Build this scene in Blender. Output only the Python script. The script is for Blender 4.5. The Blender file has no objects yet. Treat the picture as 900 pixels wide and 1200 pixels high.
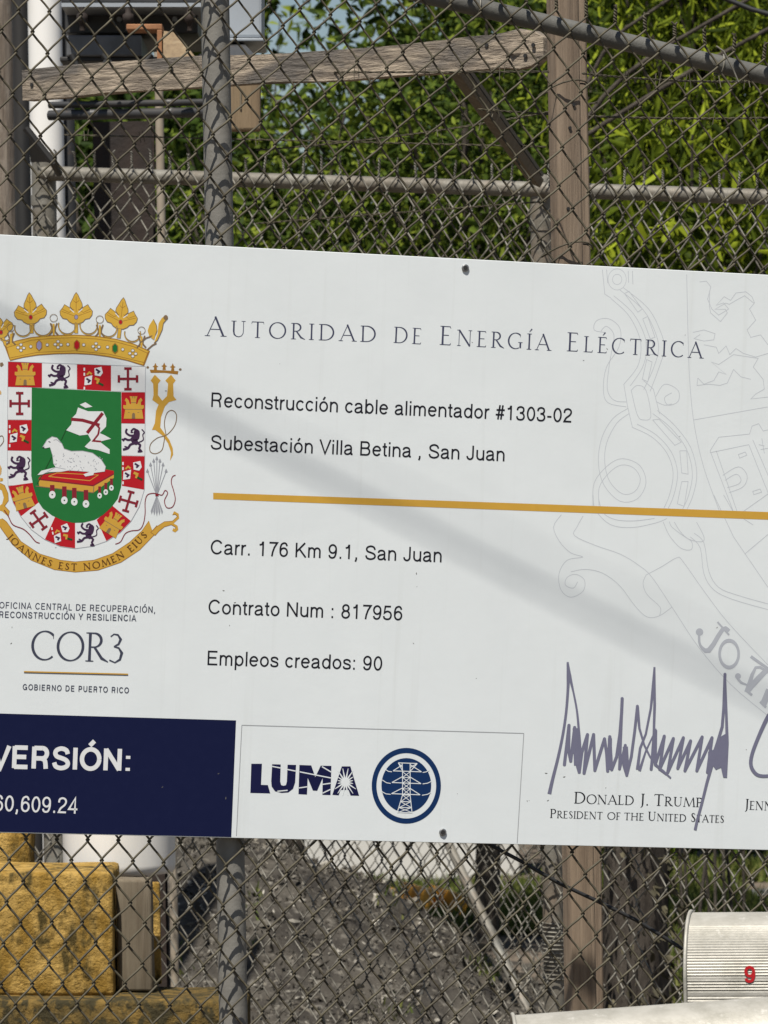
import bpy, bmesh, math, random
import numpy as np
from mathutils import Vector, Matrix, noise
from mathutils.geometry import tessellate_polygon
random.seed(7); RNG = np.random.default_rng(7)
SC = bpy.context.scene
COL = SC.collection
# ------------------------------------------------------------------ camera
FPX = 6000.0                       # focal length in photo pixels (900 x 1200)
ROLL = 0.018
CAM = Vector((0.0, -8.0, 1.6))
cam = bpy.data.objects.new('camera', bpy.data.cameras.new('camera')); COL.objects.link(cam)
cam.data.sensor_fit = 'VERTICAL'; cam.data.sensor_height = 36.0; cam.data.lens = FPX / 1200 * 36
cam.data.clip_start = 0.1; cam.data.clip_end = 2000
cam.location = CAM
cam.data.dof.use_dof = True; cam.data.dof.focus_distance = 8.0; cam.data.dof.aperture_fstop = 27
cam.rotation_euler = (Matrix.Rotation(ROLL, 3, 'Y') @ Matrix.Rotation(math.pi/2, 3, 'X')).to_euler()
SC.camera = cam
# ------------------------------------------------------------------ sky + sun
SUN_EL, SUN_AZ = math.radians(62), math.radians(199)
w = bpy.data.worlds.new('World'); SC.world = w; w.use_nodes = True
nt = w.node_tree; nt.nodes.clear()
sky = nt.nodes.new('ShaderNodeTexSky'); sky.sky_type = 'NISHITA'; sky.sun_disc = False
sky.sun_elevation = SUN_EL; sky.sun_rotation = SUN_AZ; sky.air_density = 1.0; sky.dust_density = 0.6
bg = nt.nodes.new('ShaderNodeBackground'); bg.inputs[1].default_value = 0.055
out = nt.nodes.new('ShaderNodeOutputWorld')
nt.links.new(sky.outputs[0], bg.inputs[0]); nt.links.new(bg.outputs[0], out.inputs[0])
SUND = Vector((math.sin(SUN_AZ)*math.cos(SUN_EL), math.cos(SUN_AZ)*math.cos(SUN_EL), math.sin(SUN_EL)))
sl = bpy.data.lights.new('sun', 'SUN'); sl.energy = 5.0; sl.angle = math.radians(0.53); sl.color = (1.0, 0.955, 0.88)
so = bpy.data.objects.new('sun', sl); COL.objects.link(so); so.location = (-3, -12, 14)
so.rotation_euler = SUND.to_track_quat('Z', 'Y').to_euler()
SC.view_settings.view_transform = 'Standard'; SC.view_settings.look = 'None'
SC.view_settings.exposure = 0.32; SC.view_settings.gamma = 1.0
# ------------------------------------------------------------------ helpers
RIGHT = Vector((math.cos(ROLL), 0, -math.sin(ROLL))); UPV = Vector((math.sin(ROLL), 0, math.cos(ROLL))); FWD = Vector((0, 1, 0))
def ray(px, py): return FWD + RIGHT*((px-450)/FPX) - UPV*((py-600)/FPX)
def P(px, py, D): return CAM + ray(px, py)*D            # survey point: photo pixel at depth D metres
def plane_hit(px, py, o, n):
    d = ray(px, py); return CAM + d*((o-CAM).dot(n)/d.dot(n))
def lin(r, g, b):
    return tuple((c/255/12.92 if c/255 <= .04045 else ((c/255+.055)/1.055)**2.4) for c in (r, g, b))
def obj(name, mesh, mat=None, parent=None, label=None, cat=None, group=None, kind=None):
    o = bpy.data.objects.new(name, mesh); COL.objects.link(o)
    if mat is not None:
        for m in (mat if isinstance(mat, (list, tuple)) else [mat]): mesh.materials.append(m)
    if parent is not None: o.parent = parent
    tag(o, label, cat, group, kind); return o
def tag(o, label=None, cat=None, group=None, kind=None):
    if label: o['label'] = label
    if cat: o['category'] = cat
    if group: o['group'] = group
    if kind: o['kind'] = kind
def empty(name, loc, label, cat, group=None):
    o = bpy.data.objects.new(name, None); COL.objects.link(o); o.location = loc; o.empty_display_size = .05
    tag(o, label, cat, group); return o
class MB:
    """collects vertices and faces; coordinates are world, build() re-bases them on the parent's origin"""
    def __init__(s): s.v = []; s.f = []; s.m = []
    def add(s, vs, fs, mi=0):
        b = len(s.v); s.v += [tuple(x) for x in vs]; s.f += [tuple(i+b for i in q) for q in fs]; s.m += [mi]*len(fs); return s
    def tube(s, pts, r, n=8, caps=True, mi=0):
        pts = [Vector(p) for p in pts]; m = len(pts)
        rr = r if isinstance(r, (list, tuple)) else [r]*m
        vs = []; ref = None
        for i, p in enumerate(pts):
            t = (pts[min(i+1, m-1)] - pts[max(i-1, 0)]).normalized()
            if ref is None: ref = t.orthogonal().normalized()
            else:
                ref = ref - t*ref.dot(t)
                ref = ref.normalized() if ref.length > 1e-6 else t.orthogonal().normalized()
            bi = t.cross(ref)
            for k in range(n):
                a = 2*math.pi*k/n; vs.append(p + (ref*math.cos(a) + bi*math.sin(a))*rr[i])
        fs = [(i*n+k, i*n+(k+1) % n, (i+1)*n+(k+1) % n, (i+1)*n+k) for i in range(m-1) for k in range(n)]
        if caps:
            q = len(vs); vs = vs + vs[:n] + vs[(m-1)*n:m*n]; fs += [tuple(range(q, q+n))[::-1], tuple(range(q+n, q+2*n))]
        return s.add(vs, fs, mi)
    def box(s, c, ax, ay, az, mi=0):
        """c centre, ax ay az half-axis vectors"""
        c, ax, ay, az = map(Vector, (c, ax, ay, az))
        vs = [c+ax*i+ay*j+az*k for i in (-1, 1) for j in (-1, 1) for k in (-1, 1)]
        return s.add(vs, [(0, 1, 3, 2), (4, 6, 7, 5), (0, 4, 5, 1), (2, 3, 7, 6), (0, 2, 6, 4), (1, 5, 7, 3)], mi)
    def build(s, name, mat, parent=None, smooth=False, bevel=0, rough=0, **kw):
        off = Vector((0, 0, 0))
        if parent is not None:
            q = parent
            while q is not None: off += q.location; q = q.parent
        vs = s.v
        me = bpy.data.meshes.new(name)
        if bevel or rough:
            bm = bmesh.new()
            bv = [bm.verts.new(Vector(v)-off) for v in vs]
            for q, mi in zip(s.f, s.m):
                try: bm.faces.new([bv[i] for i in q]).material_index = mi
                except ValueError: pass
            bmesh.ops.recalc_face_normals(bm, faces=bm.faces)
            if bevel: bmesh.ops.bevel(bm, geom=list(bm.edges), offset=bevel, segments=2, affect='EDGES', profile=.6)
            if rough:
                bmesh.ops.triangulate(bm, faces=[f for f in bm.faces if len(f.verts) > 4])
                for it in range(4):
                    es = [e for e in bm.edges if e.calc_length() > rough[1]]
                    if not es: break
                    bmesh.ops.subdivide_edges(bm, edges=es, cuts=1, use_grid_fill=True)
                bm.normal_update()
                for v in bm.verts:
                    k = noise.noise(v.co*rough[2]) + .5*noise.noise(v.co*rough[2]*2.7)
                    v.co += v.normal*k*rough[0]
            bm.to_mesh(me); bm.free()
        else:
            me.from_pydata([tuple(Vector(v)-off) for v in vs], [], s.f); me.polygons.foreach_set('material_index', s.m)
        if smooth: me.polygons.foreach_set('use_smooth', [True]*len(me.polygons))
        return obj(name, me, mat, parent, **kw)
# ------------------------------------------------------------------ materials
MATS = {}
def mat(name, col, rough=.7, col2=None, scale=(8, 8, 8), detail=6, lo=.35, hi=.65, col3=None, scale3=(30, 30, 30), lo3=.55, hi3=.7,
        bump=0.0, bscale=None, metal=0.0, spec=.5, bdist=.01):
    m = bpy.data.materials.new(name); m.use_nodes = True; N = m.node_tree.nodes; L = m.node_tree.links
    b = N['Principled BSDF']; b.inputs['Roughness'].default_value = rough; b.inputs['Metallic'].default_value = metal
    b.inputs['Specular IOR Level'].default_value = spec
    b.inputs['Base Color'].default_value = (*col, 1)
    tc = N.new('ShaderNodeTexCoord')
    def nz(sc, det=6, rg=.6):
        mp = N.new('ShaderNodeMapping'); mp.inputs['Scale'].default_value = sc; L.new(tc.outputs['Object'], mp.inputs[0])
        n = N.new('ShaderNodeTexNoise'); n.inputs['Scale'].default_value = 1; n.inputs['Detail'].default_value = det; n.inputs['Roughness'].default_value = rg
        L.new(mp.outputs[0], n.inputs['Vector']); return n.outputs['Fac']
    def ramp(f, a, z, ca, cz):
        r = N.new('ShaderNodeMapRange'); r.inputs[1].default_value = a; r.inputs[2].default_value = z; L.new(f, r.inputs[0])
        x = N.new('ShaderNodeMix'); x.data_type = 'RGBA'; L.new(r.outputs[0], x.inputs[0])
        for i, c in ((6, ca), (7, cz)):
            if isinstance(c, tuple): x.inputs[i].default_value = (*c, 1)
            else: L.new(c, x.inputs[i])
        return x.outputs[2]
    c = col
    if col2: c = ramp(nz(scale, detail), lo, hi, col, col2)
    if col3: c = ramp(nz(scale3, 4), lo3, hi3, c, col3)
    if not isinstance(c, tuple): L.new(c, b.inputs['Base Color'])
    if bump:
        bp = N.new('ShaderNodeBump'); bp.inputs['Strength'].default_value = bump; bp.inputs['Distance'].default_value = bdist
        L.new(nz(bscale or scale, 8, .65), bp.inputs['Height']); L.new(bp.outputs[0], b.inputs['Normal'])
    MATS[name] = m; return m
def wood(name, c1, c2, c3, axis):
    s = {'x': (3, 60, 60), 'z': (60, 60, 3)}[axis]
    return mat(name, c1, .85, c2, s, 8, .3, .7, c3, tuple(k*.45 for k in s), .55, .75, bump=.6, bscale=s, spec=.2)
M_wire = mat('galvanised wire, weathered', (.098, .086, .057), .65, (.042, .034, .023), (25, 25, 25), lo=.4, hi=.7, metal=.0, spec=.25)
M_wire2 = mat('galvanised wire, older', (.26, .245, .205), .6, (.05, .042, .03), (20, 20, 20), lo=.38, hi=.62, metal=.1)
M_pipe = mat('galvanised pipe', (.215, .204, .18), .6, (.17, .162, .144), (14, 14, 14), col3=(.27, .22, .15), lo3=.62, hi3=.8, scale3=(9, 9, 20), metal=.1, bump=.15, bscale=(90, 90, 90))
M_pipe2 = mat('galvanised pipe, stained', (.215, .205, .175), .55, (.15, .13, .10), (8, 8, 8), col3=(.23, .17, .12), lo3=.55, hi3=.75, scale3=(6, 6, 6), metal=.2, bump=.2, bscale=(60, 60, 60))
M_white = mat('white painted pipe', (.80, .78, .74), .45, (.70, .67, .60), (5, 5, 2), lo=.5, hi=.8)
M_black = mat('black conduit', (.012, .012, .012), .6, (.03, .027, .024), (10, 10, 3))
M_rail = mat('dark galvanised rail', (.135, .132, .118), .6, (.09, .088, .078), (14, 14, 14), col3=(.17, .15, .11), lo3=.62, hi3=.8, scale3=(9, 9, 20), metal=.1, bump=.2, bscale=(90, 90, 90))
M_dark = mat('dark painted steel', (.028, .028, .029), .5, (.06, .056, .052), (6, 6, 6), lo=.45, hi=.8, col3=(.12, .07, .04), lo3=.66, hi3=.8)
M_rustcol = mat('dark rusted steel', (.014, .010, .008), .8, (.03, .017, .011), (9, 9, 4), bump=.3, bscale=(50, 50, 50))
M_rust = mat('rusty orange steel', (.36, .17, .075), .8, (.25, .11, .05), (20, 20, 20), bump=.3)
M_greybox = mat('pale grey painted metal', (.34, .37, .40), .5, (.28, .30, .32), (4, 4, 3))
M_polewood = mat('utility pole wood', (.36, .30, .24), .9, (.15, .115, .085), (50, 50, 4), 8, .3, .7, (.36, .31, .25), (30, 30, 30), .55, .75, bump=.7, bscale=(60, 60, 6), spec=.2)
M_plank = mat('weathered plank wood', (.40, .33, .25), .9, (.20, .165, .13), (2.5, 30, 75), 10, .36, .62, (.135, .12, .105), (2.0, 12, 12), .48, .6, bump=1.0, bscale=(3, 40, 110), spec=.15)  # weathered grain; the broad dark grey noise also stands in for shading
M_postwood = wood('brown post wood', (.30, .23, .165), (.15, .11, .078), (.42, .355, .28), 'z')
M_stubwood = wood('grey stub wood', (.19, .16, .115), (.12, .095, .065), (.24, .2, .15), 'z')
M_tanwood = wood('tan block wood', (.27, .2, .12), (.17, .12, .075), (.3, .24, .16), 'z')
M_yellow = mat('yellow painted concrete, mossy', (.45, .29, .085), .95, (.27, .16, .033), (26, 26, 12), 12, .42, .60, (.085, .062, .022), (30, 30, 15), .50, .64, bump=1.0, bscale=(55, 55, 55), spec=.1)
M_yellow_shade = mat('grimy yellow concrete', (.22, .14, .04), .95, (.10, .072, .028), (28, 28, 28), 10, .35, .6, (.05, .042, .022), (36, 36, 30), .46, .56, bump=1.0, bscale=(55, 55, 55), spec=.1)  # mossy yellow, darkened so the colour carries the shade on the wall's front
M_ground = mat('packed earth', (.16, .13, .10), .95, (.09, .075, .06), (3, 3, 3), bump=.6, bscale=(20, 20, 20), spec=.1)
M_gravel = mat('dark gravel soil', (.082, .073, .06), .95, (.034, .030, .026), (9, 9, 9), col3=(.17, .155, .13), bump=1, bscale=(50, 50, 50), spec=.15)
M_asph = mat('asphalt', (.12, .12, .12), .9, (.09, .09, .09), (30, 30, 30), bump=.4, bscale=(120, 120, 120))
M_wall = mat('pale plaster', (.76, .75, .70), .9, (.66, .64, .59), (2, 2, 2), bump=.2)
M_orange = mat('orange plastic', (.85, .42, .04), .5, (.75, .33, .03), (10, 10, 10))
M_bark = mat('bark', (.10, .085, .07), .95, (.05, .042, .035), (25, 25, 5), bump=1, bscale=(40, 40, 8), spec=.1, bdist=.02)
M_alu = mat('weathered aluminium', (.44, .42, .37), .6, (.31, .295, .25), (30, 30, 30), 8, .4, .7, (.52, .50, .45), (60, 60, 60), .6, .75, bump=.12, bscale=(150, 150, 150), metal=.35)
M_cable = mat('black cable', (.02, .02, .02), .6)
M_bolt = mat('zinc bolt', (.3, .3, .3), .4, metal=.8)
M_hole = mat('dark bolt socket', (.02, .02, .02), .8)
def leafmat(name, a, b, c, trans=.25):
    m = bpy.data.materials.new(name); m.use_nodes = True; N = m.node_tree.nodes; L = m.node_tree.links
    p = N['Principled BSDF']; p.inputs['Roughness'].default_value = .6; p.inputs['Specular IOR Level'].default_value = .08
    g = N.new('ShaderNodeNewGeometry'); r = N.new('ShaderNodeValToRGB'); e = r.color_ramp.elements
    e[0].color = (*a, 1); e[1].color = (*c, 1); e.new(.55).color = (*b, 1)
    L.new(g.outputs['Random Per Island'], r.inputs[0]); L.new(r.outputs[0], p.inputs['Base Color'])
    t = N.new('ShaderNodeBsdfTranslucent'); L.new(r.outputs[0], t.inputs[0])
    mx = N.new('ShaderNodeMixShader'); mx.inputs[0].default_value = trans
    L.new(p.outputs[0], mx.inputs[1]); L.new(t.outputs[0], mx.inputs[2]); L.new(mx.outputs[0], N['Material Output'].inputs[0]); return m
L_dark = leafmat('dark evergreen leaves', (.014, .028, .006), (.042, .072, .011), (.13, .175, .022))
L_mid = leafmat('mid green leaves', (.020, .037, .007), (.068, .105, .013), (.20, .245, .028))
L_bamboo = leafmat('bamboo leaves', (.022, .036, .005), (.105, .145, .012), (.34, .40, .03), .35)
L_grass = leafmat('grass', (.07, .10, .02), (.12, .15, .035), (.22, .22, .07), .3)
L_litter = leafmat('dry litter and stones', (.07, .062, .05), (.16, .145, .12), (.42, .39, .33), 0.0)
# ------------------------------------------------------------------ sign plane and fence plane
TH, PH, RO = math.radians(14.603), math.radians(1.0), math.radians(3.184)
U0 = Vector((math.cos(TH), math.sin(TH), 0)); N0 = Vector((math.sin(TH), -math.cos(TH), 0)); Z0 = Vector((0, 0, 1))
V1 = math.cos(PH)*Z0 + math.sin(PH)*N0
SU = math.cos(RO)*U0 - math.sin(RO)*V1; SV = math.cos(RO)*V1 + math.sin(RO)*U0; SN = SU.cross(SV)
SO = Vector((0, 0, 1.6-.0567)); SH = .916/2
def sign_uv(px, py):
    p = plane_hit(px, py, SO, SN) - SO; return p.dot(SU), p.dot(SV)
FO = SO - N0*.018                                           # fence mesh plane, just behind the sign
def front(px, py, off=0): return plane_hit(px, py, FO + N0*off, N0)
# ================================================================== setting
mb = MB(); g = 24
gx = np.linspace(-300, 300, g)
mb.add([(x, y, 0) for y in gx for x in gx], [(j*g+i, j*g+i+1, (j+1)*g+i+1, (j+1)*g+i) for j in range(g-1) for i in range(g-1)])
mb.build('ground', M_ground, kind='structure')
mb = MB(); mb.add([(1.42, 12.3, .004), (6, 12.0, .004), (6, 13.6, .004), (1.5, 13.3, .004)], [(0, 1, 2, 3)])
mb.build('path', M_asph, kind='structure')
# ------------------------------------------------------------------ chain-link builder
def chainlink(mb, KX, KY, hit, c0, c1, ymax, r, dep, sides, loop, seg=(.16, .5, .84), bow=0.0):
    for c in range(c0, c1):
        pts = []; k = 0; last = None
        while k < 400:
            j = k/2; right = (k+c) % 2 != 0; col = c+1 if right else c
            x = KX(col, j); y = KY(x, j)
            if y > ymax: break
            q = (x + (loop if right else -loop), y, right)
            if last is not None:
                d = dep if last[2] else -dep                     # '/' runs in front, '\' behind
                for t in seg:
                    s = 1 if last[2] else -1
                    pts.append(hit(last[0]+(q[0]-last[0])*t, last[1]+(q[1]-last[1])*t + bow*math.sin(2*math.pi*t), d*(1 if .1 < t < .9 else .8)))
            pts.append(hit(q[0], q[1], 0))
            last = q; k += 1
        if len(pts) > 2: mb.tube(pts, r, sides, caps=False)
def twists(par, mt, KX, KY, hit, cols, h, r, sides=5, turns=2.3):
    for c in cols:
        mb = MB()
        x = KX(c, 0); y = KY(x, 0)
        hh = h*random.uniform(.8, 1.15); lx = random.uniform(-2, 2)
        for ph in (0, math.pi):
            pts = []
            for i in range(13):
                t = i/12; a = ph + turns*2*math.pi*t; p = hit(x+lx*t, y-hh*t, 0)
                pts.append(p + U0*(r*1.15*math.cos(a)) + N0*(r*1.15*math.sin(a)))
            tip = pts[-1] + U0*random.uniform(-.006, .008) + Z0*random.uniform(.001, .006); pts.append(tip)
            mb.tube(pts, r*.9, sides)
        mb.build('twisted_wire_end', mt, par, smooth=True)
# ------------------------------------------------------------------ front fence (the sign hangs on it)
def rail_y(x):
    if x >= 400: return 18 + .2367*(x-600)
    t = (400-x); a = rail_y(400)
    return a - .2367*t + .5*.00042*min(t, 360)**2 + (.00042*360*(t-360) if t > 360 else 0)
def fx(c, j):
    i = c/2
    return (652 + 34.7*i if i > -8 else 652 - 34.7*8 + 36.3*(i+8)) - 3.2*j + 1.3*noise.noise(Vector((c*.37, j*.41, 0))) + .9*noise.noise(Vector((c*1.9, j*2.3, 5)))
def fy(x, j): return rail_y(x) - 20 + j*(47.4 - .0042*(x-300)) + 2.2*noise.noise(Vector((x*.006, j*.3, 9))) + 1.0*noise.noise(Vector((x*.05, j*1.7, 2)))
fence = empty('chain_link_fence', front(275, 1700, -.02)*1.0, 'rusty grey chain link fence with sloping top rail that carries the white sign', 'fence')
fence.location.z = 0
mb = MB(); chainlink(mb, fx, fy, front, -46, 26, 1790, .0018, .0036, 6, 1.5, seg=(.12, .34, .66, .88), bow=.45)
mb.build('mesh', M_wire, fence, smooth=True)
twists(fence, M_wire, fx, fy, front, range(-10, 27, 2), 16, .0018)
mb = MB(); mb.tube([front(x, rail_y(x), -.025) for x in range(-180, 1121, 20)], .0146, 20)
mb.build('top_rail', M_rail, fence, smooth=True)
pt = front(252, 0, -.0305); pb = Vector((pt.x, pt.y, 0)); pt = Vector((pt.x, pt.y, pt.z+.09))
mb = MB(); mb.tube([pb, pt], .0222, 24); mb.build('post', M_pipe, fence, smooth=True)
mb = MB()
def tie(mb, px, py, r, span=.024):
    c = front(px, py, -.025); pts = []
    for i in range(15):
        a = -2.2 + i/14*4.6; pts.append(c + N0*(r*math.cos(a)) + (Z0*.97 - U0*.2)*(r*math.sin(a)) + U0*(span*(i/14-.5)))
    mb.tube(pts, .0014, 5)
for px in (845, 560):
    mb = MB(); tie(mb, px, rail_y(px), .0168); mb.build('tie_wire', M_wire2, fence, smooth=True)
mb = MB()
c = front(848, 63, .006); mb.tube([c + U0*x + Z0*z for x, z in ((-.012, .012), (0, .004), (.016, -.026), (.024, -.045))], .0015, 5)
mb.build('tie_wire', M_wire2, fence, smooth=True)
# ------------------------------------------------------------------ second fence, behind
RA, RB = P(40, 203, 11.9), P(960, 233, 11.0)
rd = Vector((RB.x-RA.x, RB.y-RA.y, 0)).normalized(); rn = Vector((rd.y, -rd.x, 0))
def rear(px, py, off=0): return plane_hit(px, py, RA + rn*off, rn)
def rrail(x): return 203 + .033*(x-50)
def rx(c, j): return 44 + 11.1*c - 2.0*j + .6*math.sin(c*2.3+j)
def ry(x, j): return rrail(x) - 13 + j*(40.2 + .0036*(x-450)) + .8*math.sin(x*.03+j)
f2 = empty('chain_link_fence', Vector((RA.x, RA.y, 0)), 'older chain link fence with bright loose wires standing behind the brown wooden post', 'fence')
mb = MB(); chainlink(mb, rx, ry, rear, 0, 84, 1440, .0019, .0032, 5, 1.1, bow=.5)
mb.build('mesh', M_wire2, f2, smooth=True)
twists(f2, M_wire2, rx, ry, rear, range(0, 84, 2), 15, .0017, 4)
mb = MB(); mb.tube([rear(x, rrail(x), -.02) for x in (50, 250, 450, 640, 800, 1000)], .0172, 16)
mb.build('top_rail', M_pipe2, f2, smooth=True)
def rpost(px, py, r, name='post', extra=.0):
    t = rear(px, py, -.035); mb = MB(); mb.tube([(t.x, t.y, 0), t], r, 18); mb.build(name, M_pipe2, f2, smooth=True)
    mb = MB()
    for i, a in enumerate((1.0, .8, .45, .0)): pass
    mb.tube([t, t+Z0*.008, t+Z0*.016, t+Z0*.02], [r*1.12, r*1.1, r*.8, r*.1], 18); mb.build('post_cap', M_pipe2, f2, smooth=True)
    for dz in (.0, -.095):
        if dz: 
            mb = MB(); mb.tube([t+Z0*(dz+.012), t+Z0*(dz-.012)], r*1.1, 18); mb.build('clamp_band', M_pipe2, f2, smooth=True)
rpost(51, 187, .0285); rpost(633, 214, .0235)
# coil of wire round the second post
t = rear(633, 214, -.035)
mb = MB(); z1 = P(650, 1080, 11.3).z; z2 = P(650, 1150, 11.3).z
mb.tube([Vector((t.x+.0255*math.cos(a), t.y+.0255*math.sin(a), z1+(z2-z1)*a/(2*math.pi*14))) for a in np.linspace(0, 2*math.pi*14, 14*14)], .0018, 4)
mb.build('wire_coil', M_wire2, f2, smooth=True)
# ------------------------------------------------------------------ third fence, far
GA, GB = P(150, 1000, 16.2), P(760, 1000, 15.0)
gd = Vector((GB.x-GA.x, GB.y-GA.y, 0)).normalized(); gn = Vector((gd.y, -gd.x, 0))
def far(px, py, off=0): return plane_hit(px, py, GA + gn*off, gn)
f3 = empty('chain_link_fence', Vector((GA.x, GA.y, 0)), 'distant fine chain link fence behind the gravel heap', 'fence')
mb = MB(); chainlink(mb, lambda c, j: 150+7.2*c-.5*j, lambda x, j: 330 + j*27.0 + .05*(x-400), far, 0, 76, 1215, .0017, .003, 4, .8, seg=(.25, .75))
mb.build('mesh', M_wire2, f3, smooth=True)
mb = MB(); mb.tube([far(140, 318, -.02), far(720, 346, -.02)], .018, 12); mb.build('top_rail', M_pipe2, f3, smooth=True)
for px in (165, 706):
    t = far(px, 325, -.03); mb = MB(); mb.tube([(t.x, t.y, 0), t], .024, 12); mb.build('post', M_pipe2, f3, smooth=True)
# leaning pale braces of the far fence
for (a, b, D, r) in (((200, 960), (300, 1215), 15.2, .014), ((512, 960), (632, 1215), 15.0, .014)):
    mb = MB(); mb.tube([P(*a, D+.4), P(*b, D-.3)], r, 12); mb.build('brace', M_pipe2, f3, smooth=True)
# ------------------------------------------------------------------ posts, poles, plank
def vpole(name, px, py, D, r, mt, label, cat, top=None, n=20, rough=None, group=None):
    p = P(px, py, D); z = top if top else p.z
    e = empty(name, (p.x, p.y, 0), label, cat, group)
    m = MB(); m.tube([(p.x, p.y, i/10*z) for i in range(11)], r, n); m.build('shaft', mt, e, smooth=True)
    return e, p
up, _ = vpole('utility_pole', -12, 100, 13.5, .0675, M_polewood, 'weathered wooden utility pole beside the black conduit', 'pole', top=3.5)
# pole steps / staples keep it from being a bare cylinder
m = MB(); q = P(-12, 100, 13.5)
for z in (1.9, 2.5, 3.1):
    m = MB(); m.tube([(q.x-.05, q.y-.03, z), (q.x-.19, q.y-.03, z), (q.x-.19, q.y-.03, z+.03)], .008, 8); m.build('step_bolt', M_dark, up, smooth=True)
cd, q = vpole('conduit', 25.0, 100, 13.1, .0205, M_black, 'black conduit running up beside the wooden utility pole', 'conduit', top=3.4)
for z in (1.2, 2.2, 3.2): m = MB(); m.tube([(q.x, q.y, z-.012), (q.x, q.y, z+.012)], .0235, 14); m.tube([(q.x, q.y, z), (q.x-.05, q.y+.36, z)], .006, 6); m.build('pipe_strap', M_dark, cd, smooth=True)
wp, q = vpole('white_pipe', 54, 100, 12.45, .0415, M_white, 'tall white painted pipe behind the end of the weathered plank', 'pipe', top=3.6)
m = MB(); m.tube([(q.x, q.y, 1.0), (q.x, q.y, 1.12)], .046, 20); m.build('coupling', M_white, wp, smooth=True)
m = MB(); m.tube([(q.x+.05, q.y+.03, 0), (q.x+.05, q.y+.03, 3.5)], .016, 10); m.build('side_conduit', M_dark, wp, smooth=True)
# diagonal black strap across the white pipe
m = MB(); m.tube([P(30, 150, 10.9), P(62, 190, 10.9), P(69, 203, 11.0)], .008, 8)
m.add([P(33, 150, 10.92), P(62, 190, 10.92), P(36, 190, 10.95), P(33, 150, 10.97), P(62, 190, 10.97), P(36, 190, 11.0)], [(0, 1, 2), (3, 5, 4), (0, 3, 4, 1), (1, 4, 5, 2), (2, 5, 3, 0)])
m.build('gusset', M_black, cd)
# brown wooden post close behind the fence
p = P(661, 100, 8.9); pw = empty('wooden_post', (p.x, p.y, 0), 'brown square wooden post standing close behind the fence', 'post')
wdx = Vector((math.cos(.32), math.sin(.32), 0)); wdy = Vector((-math.sin(.32), math.cos(.32), 0))
m = MB(); m.box((p.x, p.y, 1.5), wdx*.0225, wdy*.024, Z0*1.5); m.build('shaft', M_postwood, pw, bevel=.005, rough=(.0016, .06, 14), smooth=True)
for z in (2.33, 2.05):
    m = MB(); m.tube([(p.x+.045*math.cos(a), p.y+.04*math.sin(a), z+.012*math.sin(a*1.5)) for a in np.linspace(0, 6.28, 20)], .0016, 5); m.build('wire_wrap', M_wire, pw, smooth=True)
p2 = P(679, 10, 9.15); m = MB(); m.box((p2.x, p2.y, 1.5), wdx*.008, wdy*.015, Z0*1.5)
m.build('backing_batten', M_postwood, pw, bevel=.003)
# weathered plank (a rough split beam), from the poles to the post
A, B = P(33, 101, 9.75), P(641, 57, 9.2)
pl = empty('plank', A.lerp(B, .5), 'long weathered grey plank with a broken knotty end against the brown post', 'plank')
ax = (B-A); L_ = ax.length; ax.normalize(); ay = ax.cross(Z0).normalized(); az = ay.cross(ax)
if az.z < 0: az = -az
m = MB(); n = 48; ring = 12; vs = []; fs = []
for i in range(n+1):
    t = i/n; c = A + ax*(L_*t)
    hh = .0285*(1 + .05*math.sin(t*9) + .03*math.sin(t*23)); ww = .02
    if t > .93: k = (t-.93)/.07; hh *= 1 + .28*math.sin(k*2.6) - .55*k**3; ww *= 1 - .3*k**3
    for k in range(ring):
        a = 2*math.pi*(k+.5)/ring
        sx = math.copysign(min(1, abs(math.cos(a))*2.3), math.cos(a)); sz = math.copysign(min(1, abs(math.sin(a))*1.75)*(.985 if k % 2 else 1), math.sin(a))
        d = .0011*noise.noise(Vector((t*9, k*1.7, 0))) + (.004*noise.noise(Vector((t*90, k*2., 3))) if t > .93 else 0)
        vs.append(c + ay*(ww*sx+d) + az*(hh*sz+d*1.5 + .004*math.sin(t*7)))
fs = [(i*ring+k, i*ring+(k+1) % ring, (i+1)*ring+(k+1) % ring, (i+1)*ring+k) for i in range(n) for k in range(ring)]
fs += [tuple(range(ring))[::-1], tuple(range(n*ring, (n+1)*ring))]
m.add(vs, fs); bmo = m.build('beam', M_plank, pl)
m = MB()
c = A + ax*(L_*.948) - ay*.0 ; ny = ay if ay.y < 0 else -ay
ks = []
for i in range(8):
    a = 2*math.pi*i/8; ks.append(c + ny*.017 + ax*(.02*math.cos(a)) + az*(.016*math.sin(a)))
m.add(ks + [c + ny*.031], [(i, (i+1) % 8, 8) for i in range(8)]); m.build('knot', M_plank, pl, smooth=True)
for t, zz_ in ((.90, .012), (.985, .006), (.97, -.012), (.30, .01), (.02, .0)):
    m = MB(); c = A + ax*(L_*t) + az*zz_ + ny*.0195; m.tube([c, c + ny*.003], .0038, 8); m.build('nail', M_black, pl)
for dz, dx in ((2.26, .0), (2.30, .008), (2.12, -.006)):
    m = MB(); c = Vector((p.x, p.y, dz)) - wdy*.024 + wdx*dx; m.tube([c + wdy*.002, c - wdy*.003], .003, 8); m.build('nail', M_black, pw)
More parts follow.
